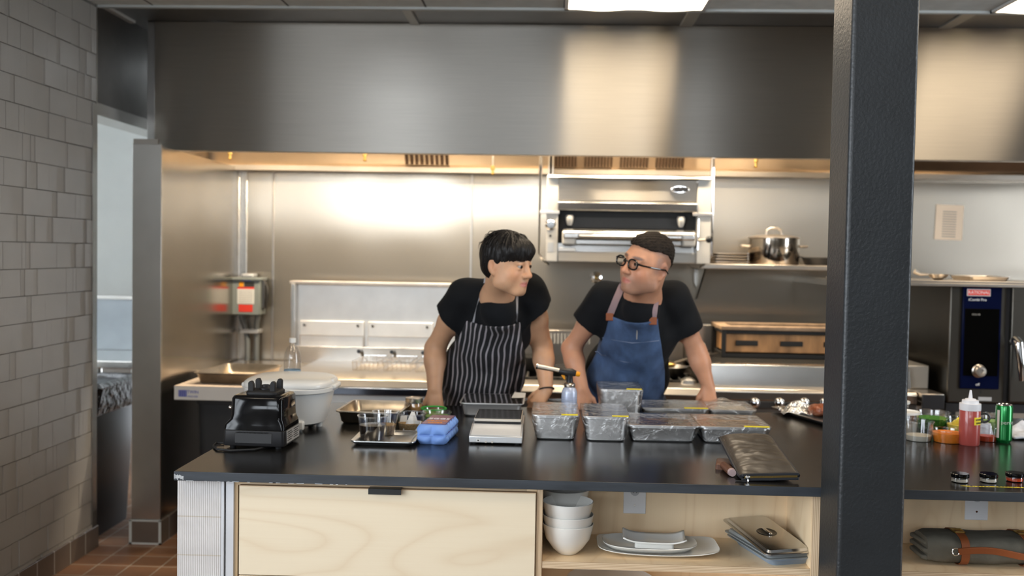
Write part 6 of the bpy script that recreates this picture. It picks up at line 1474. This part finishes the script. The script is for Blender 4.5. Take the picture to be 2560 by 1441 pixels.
    lim = np.interp(y, [-.10, -.05, -.028, -.012, .02, .045, .10], [-.066, -.070, -.050, .012, -.002, .016, .022]) + .0035 * np.sin(az * 11 + 2 * np.sin(az * 5)) + .0025 * np.sin(az * 29 + 3 * np.sin(az * 7)) + .0012 * np.sin(az * 71)
    inner = np.sqrt((x / .066) ** 2 + ((y - .03) / .072) ** 2) - 1
    cut = np.maximum(lim - z, 0) 
    d = sd.D.reshape(-1) + .0015 * np.sin(az * 27 + 4 * np.sin(az * 6) + 2 * np.sin(z * 50)) + .0011 * np.sin(az * 63 + 5 * np.sin(az * 9) + z * 60)
    d = np.maximum(d, (lim - z) * 1.0 * s)
    sd.D = d.reshape(sd.D.shape).astype(np.float32)
    hm = mat('black_hair', (.006, .005, .005), .45, 0, bump=.006, bscale=60, stretch=(1, 1, .25), var=.3, spec=.35)
    sdf_obj('hair', sd, hm, root, 1)
    rs = random.Random(4); wisps = MB()
    for k in range(90):
        a = rs.uniform(0, 2 * math.pi); h0 = rs.uniform(.35, .98)
        rr_ = math.sqrt(1 - h0 * h0 * .9); b0_ = Vector(Hd.w(.093 * rr_ * math.sin(a), -.014 + .111 * rr_ * math.cos(a), .042 + .094 * h0)); a2 = a + rs.uniform(-.25, .25); h1 = h0 - rs.uniform(.15, .4); r2 = math.sqrt(max(.05, 1 - h1 * h1 * .9)) * rs.uniform(1.02, 1.10)
        b1_ = Vector(Hd.w(.094 * r2 * math.sin(a2), -.014 + .112 * r2 * math.cos(a2), .042 + .095 * h1)); mid = (b0_ + b1_) / 2 + (b0_ - Vector(Hd.c)).normalized() * .008
        wisps.tube([b0_, mid, b1_], [.0012, .0010, .0004], 4)
    tag(wisps.build('hair_wisps', hm, root), kind='stuff')
    eyes(Hd, root, .12)
    # wrist band
    wv = Vector(J['wrR']); dv = (Vector(J['wrR']) - Vector(J['elR'])).normalized(); a_ = dv.orthogonal().normalized(); b_ = dv.cross(a_)
    MB().tube([wv - dv * .0 + (a_ * math.cos(t / 24 * 2 * math.pi) + b_ * math.sin(t / 24 * 2 * math.pi)) * .0345 for t in range(25)], .0035, 8, False).build('wrist_band', M['rubber'], root)
    legs('a', J['pelvis'].x, 4.98, ((J['pelvis'].x - .16, 5.12), (J['pelvis'].x + .15, 5.02)), root, mat('dark_trousers_left', (.02, .021, .025), .8, bump=.003, bscale=8))
    for c in root.children: c.matrix_parent_inverse = inv if False else Matrix.Translation(-Vector((-.2, 5.0, 0)))
    return root
def eyes(Hd, root, look=0):
    for q in (1, -1):
        c = Hd.w(q * .031, .0835, .002); r = .0118 * Hd.s
        E_ = MB().sphere(tuple(c), r).build('eyeball', mat('eye_white', (.42, .37, .33), .25), root)
        d = (Hd.R @ np.array((look * 1.0, 1, -.05))); d = d / np.linalg.norm(d); f = Vector(d.tolist()); p = Vector(c.tolist())
        MB().tube([p + f * r * .86, p + f * r * 1.02], [.0068 * Hd.s, .0062 * Hd.s], 16).build('iris', mat('dark_iris', (.03, .015, .008), .1, coat=1), E_)

# ---------------------------------------------------------------- person B (right, denim apron)
def build_B():
    RL = Vector((.62, 5.0, 0))
    root = thing('person', 'grey-haired cook with black glasses, black tee and denim apron leaning on the counter, looking left', 'person', RL)
    Hd = Head(at(1617, 662, 4.36), frame(52, R(3), R(0), -1), 1.10)
    Hd.R = frame(50, R(4), R(-13), -1)
    J = dict(neck=at(1607, 742, 4.52), shL=at(1507, 755, 4.62), shR=at(1690, 757, 4.60), elL=at(1428, 872, 4.72), elR=at(1742, 880, 4.68), wrL=at(1455, 974, 4.62), wrR=at(1770, 966, 4.67), chest=at(1600, 820, 4.68), belly=at(1568, 930, 4.82), pelvis=at(1570, 1010, 4.93))
    sd = SDF((.02, 4.05, .86), (1.02, 5.16, 1.80), .0045)
    sculpt_head(sd, Hd, 1.08, 1.05)
    sd.cap(Hd.w(0, -.03, -.05), J['neck'], .066, .072, .03); sd.cap(J['neck'], J['chest'], .075, .12, .05); sd.cap(Hd.w(0, .03, -.09), Vector(J['neck']) + Vector((0, -.03, .02)), .035, .05, .03)
    arm(sd, J['shL'], J['elL'], J['wrL'], (.054, .048, .042, .0435, .031)); arm(sd, J['shR'], J['elR'], J['wrR'], (.054, .048, .042, .0435, .031))
    sd.cap(J['shL'], J['shR'], .05, .05, .06); sd.ell(J['chest'], (.18, .12, .17), None, .05); sd.cap(J['chest'], J['belly'], .13, .14, .05)
    hand(sd, Vector(J['wrL']) + Vector((0, -.004, -.004)), (.10, -.30, -.80), (0, -.9, .35), -1, 1.0, 1.05); hand(sd, Vector(J['wrR']) + Vector((0, -.004, -.004)), (.05, -.30, -.80), (0, -.9, .35), 1, 1.0, 1.05)
    sdf_obj('body', sd, skin_mat('skin_ruddy_fair', (.64, .325, .20), (.50, .14, .11)), root, 2, head_tint(Hd, 1, .42, .55), .4)
    sd = SDF((0, 4.22, .84), (1.04, 5.20, 1.72), .007)
    def sleeve(sh, el, L, r0, r1, tilt):
        sh = Vector(sh); el = Vector(el); d = (el - sh).normalized(); e = sh + d * L; n = (d + Vector(tilt)).normalized()
        sd.cap(sh - d * .02, e + d * .10, r0, r1 + (r1 - r0) * .5, .03, clip=(e, n))
    sleeve(J['shL'], J['elL'], .135, .074, .080, (-.1, 0, 0)); sleeve(J['shR'], J['elR'], .155, .076, .078, (.0, 0, 0))
    n0 = Vector(J['neck'])
    sd.cap(Vector(J['shL']) + Vector((.02, .012, .0)), Vector(J['shR']) + Vector((-.02, .012, 0)), .076, .078, .05)
    sd.cap(n0 + Vector((-.03, .07, -.01)), Vector(J['shL']) + Vector((.04, .01, .015)), .072, .066, .05); sd.cap(n0 + Vector((.03, .07, .005)), Vector(J['shR']) + Vector((-.03, .01, .015)), .08, .066, .05)
    sd.ell(J['chest'], (.185, .138, .18), None, .06); sd.cap(J['chest'], J['belly'], .148, .16, .06); sd.cap(J['belly'], J['pelvis'], .165, .17, .05); sd.ell(J['belly'], (.20, .16, .17), None, .05)
    folds(sd, lambda X, Y, Z: np.sin(X * 34 - Z * 30 + 3 * np.sin(Z * 8)) + .5 * np.sin(Z * 55 - X * 24 + Y * 30), .0026)
    base = sd.D.copy()
    sd.cap(n0 + Vector((-.01, -.02, -.06)), Vector(J['chest']), .085, .13, .04); base = sd.D.copy(); sd.cap(Hd.w(0, -.01, -.03), n0 + Vector((-.012, -.035, .022)), .068, .070, .006, '-')
    sd.clip_plane((0, 0, .87), (0, 0, -1))
    sdf_obj('t_shirt', sd, tee('black_cotton_tee_right'), root, 2)
    ap = SDF((0, 4.22, .84), (1.04, 5.20, 1.72), .007); X, Y, Z = ap.coords()
    dy = lambda py: 4.55 + max(0, (py - 800) * .0009)
    Lp = ((1524, 786), (1515, 830), (1492, 890), (1470, 930), (1458, 985), (1455, 1060)); Rp = ((1640, 797), (1645, 830), (1655, 890), (1664, 930), (1662, 985), (1670, 1060))
    f_ = lambda Q: (np.array([at(a, b, dy(b)).z for a, b in Q][::-1]), np.array([at(a, b, dy(b)).x for a, b in Q][::-1]))
    zl_, xl_ = f_(Lp); zr_, xr_ = f_(Rp); xl = np.interp(Z, zl_, xl_); xr = np.interp(Z, zr_, xr_)
    c0 = at(1582, 803, 4.55); topz = c0.z - .02 * (X - c0.x) + 2.2 * (X - c0.x) ** 2
    reg = np.maximum(np.maximum(xl - X, X - xr), np.maximum(Z - topz, Y - (4.78 + (1.3 - Z) * .45)))
    fold = .0035 * np.sin(Z * 40 + X * 26 + 2 * np.sin(X * 11)) * np.clip((1.25 - Z) * 5, 0, 1)
    ap.D = np.maximum(base - .011 + fold, np.broadcast_to(reg, base.shape)).astype(np.float32); ap.clip_plane((0, 0, .87), (0, 0, -1))
    dm = mat('blue_denim', (.055, .098, .20), .8, 0, bump=.0025, bscale=12, var=.45, vscale=16, stretch=(1, 1, .6))
    AP = sdf_obj('apron', ap, dm, root, 1)
    def surf_y(x, z, off):
        i = int(round((x - ap.lo[0]) / ap.h)); k = int(round((z - ap.lo[2]) / ap.h)); w_ = np.argwhere(base[i, :, k] < 0)
        return ap.ax[1][w_[0, 0]] - off if len(w_) else None
    def onsurf(pix, off, nn, Y0=4.5):
        pts = []
        for t in range(nn + 1):
            f = t / nn * (len(pix) - 1); i = min(int(f), len(pix) - 2); g = f - i; px = pix[i][0] * (1 - g) + pix[i + 1][0] * g; py = pix[i][1] * (1 - g) + pix[i + 1][1] * g; y = Y0
            for _ in range(6):
                p = at(px, py, y); yy = surf_y(p.x, p.z, off)
                if yy is None: break
                y = .5 * y + .5 * yy
            pts.append(at(px, py, y))
        for _ in range(3): pts = [pts[0]] + [Vector((pts[k].x, (pts[k - 1].y + pts[k].y + pts[k + 1].y) / 3, pts[k].z)) for k in range(1, len(pts) - 1)] + [pts[-1]]
        return pts
    stp = mat('mauve_webbing', (.34, .24, .25), .8)
    for Q in ([(1524, 790), (1538, 755), (1552, 722), (1561, 702)], [(1632, 800), (1636, 770), (1642, 735), (1651, 703)]):
        q = onsurf(Q, .009, 16); s1 = MB().strip(q, .031, .005, up=(0, -1, .25)).build('apron_strap', stp, root)
        MB().strip([q[0] + Vector((0, -.010, -.022)), q[0] + Vector((0, -.008, .012))], .034, .006, up=(0, -1, .25)).build('leather_tab', M['tanleather'], s1, .002)
    seam = mat('pale_denim_stitching', (.16, .2, .3), .8)
    for Q in ([(1506, 845), (1580, 858), (1648, 852)], [(1488, 880), (1560, 905), (1655, 912)]):
        MB().strip(onsurf(Q, .0175, 20), .0045, .003, up=(0, -1, .2)).build('stitched_seam', seam, AP)
    q = onsurf([(1592, 848), (1593, 818)], .019, 4); MB().tube(q, .0035, 8).build('pen', M['silverlabel'], root)
    # hair: short on top, faded sides
    sd = SDF(tuple(Hd.c - .2), tuple(Hd.c + .2), .0035); s = Hd.s
    sd.ell(Hd.w(0, -.012, .034), np.array((.0795, .101, .0935)) * s, Hd.R, .01); sd.ell(Hd.w(0, .040, .078), np.array((.058, .045, .036)) * s, Hd.R, .02); sd.ell(Hd.w(.0, -.02, .066), np.array((.070, .085, .064)) * s, Hd.R, .02)
    X, Y, Z = sd.coords(); P = np.stack(np.broadcast_arrays(X, Y, Z), -1).reshape(-1, 3); Lc = Hd.loc(P); x, y, z = Lc[:, 0], Lc[:, 1], Lc[:, 2]
    lim = np.interp(y, [-.11, -.08, -.03, .02, .045, .072, .10], [-.02, .018, .058, .066, .064, .070, .080]) + .0012 * np.sin(x * 260 + 3 * np.sin(y * 60)) + .0008 * np.sin(y * 330)
    d = sd.D.reshape(-1) + .0018 * np.sin(x * 420 + y * 120) * np.sin(y * 300) + .0012 * np.sin(z * 500 + x * 200)
    d = np.maximum(d, (lim - z) * s); sd.D = d.reshape(sd.D.shape).astype(np.float32)
    sdf_obj('hair', sd, mat('dark_brown_short_hair', (.022, .016, .012), .65, 0, bump=.006, bscale=150, var=.6, vscale=60, spec=.2), root, 1)
    eyes(Hd, root, .1)
    # glasses
    G_ = None; gm_ = mat('black_acetate', (.006, .006, .006), .15, coat=.6)
    W_ = lambda x, y, z: Vector(Hd.w(x, y, z).tolist())
    fr_ = MB()
    for q in (1, -1):
        ring = [W_(q * .034 + .026 * math.copysign(abs(math.cos(t)) ** .8, math.cos(t)), .112 - .10 * abs(.026 * math.cos(t) + .008) * (1), .0 + .019 * math.copysign(abs(math.sin(t)) ** .8, math.sin(t))) for t in [k / 28 * 2 * math.pi for k in range(29)]]
        fr_.tube(ring, .0038, 8, False)
    fr_.tube([W_(-.009, .112, .006), W_(0, .115, .009), W_(.009, .112, .006)], .0032, 8)
    G_ = fr_.build('glasses', gm_, root)
    for q in (1, -1):
        MB().tube([W_(q * .060, .109, .008), W_(q * .074, .098, .006), W_(q * .085, .045, .003), W_(q * .090, .015, .002), W_(q * .093, -.012, .002), W_(q * .090, -.034, -.012)], [.0048, .0042, .0038, .0034, .0032, .003], 8).build('temple_arm', gm_, G_)
        lens = MB().lathe([(1, 0), (.97, .0008)], n=28, sx=.0255 * Hd.s, sy=.0185 * Hd.s); lo_ = lens.build('lens', film_mat('spectacle_lens_%d' % q, 0.0001, 2, .05, (.97, .97, .97), .03), G_)
        Rn = Matrix(((Hd.R[0, 0], Hd.R[0, 2], -Hd.R[0, 1]), (Hd.R[1, 0], Hd.R[1, 2], -Hd.R[1, 1]), (Hd.R[2, 0], Hd.R[2, 2], -Hd.R[2, 1]))); lo_.matrix_world = Matrix.Translation(W_(q * .034, .1085, 0)) @ Rn.to_4x4()
    legs('b', J['pelvis'].x, 4.97, ((J['pelvis'].x - .14, 5.05), (J['pelvis'].x + .16, 5.10)), root, mat('dark_trousers_right', (.025, .028, .04), .8, bump=.003, bscale=8))
    for c in root.children: c.matrix_parent_inverse = Matrix.Translation(-RL)
    return root
build_A(); build_B()
# ================================================================== CAMERA
cd = bpy.data.cameras.new('camera'); cam = bpy.data.objects.new('camera', cd); COL.objects.link(cam)
cam.matrix_world = Matrix.Translation(CAMLOC) @ CM
cd.sensor_width = 36; cd.lens = 36 * FPX / 2560; cd.clip_start = .05
cd.dof.use_dof = True; cd.dof.focus_distance = 3.2; cd.dof.aperture_fstop = 2.2; cd.dof.aperture_blades = 0
S.camera = cam
S.view_settings.view_transform = 'Standard'; S.view_settings.look = 'None'; S.view_settings.gamma = 1; S.view_settings.use_curve_mapping = False
S.view_settings.exposure = 0.48
cy = S.cycles
cy.use_denoising = True; cy.use_adaptive_sampling = True; cy.adaptive_threshold = .02; cy.max_bounces = 7; cy.diffuse_bounces = 4; cy.glossy_bounces = 5; cy.transmission_bounces = 4; cy.transparent_max_bounces = 12
cy.caustics_reflective = False; cy.caustics_refractive = False; cy.sample_clamp_indirect = 6; cy.blur_glossy = .5
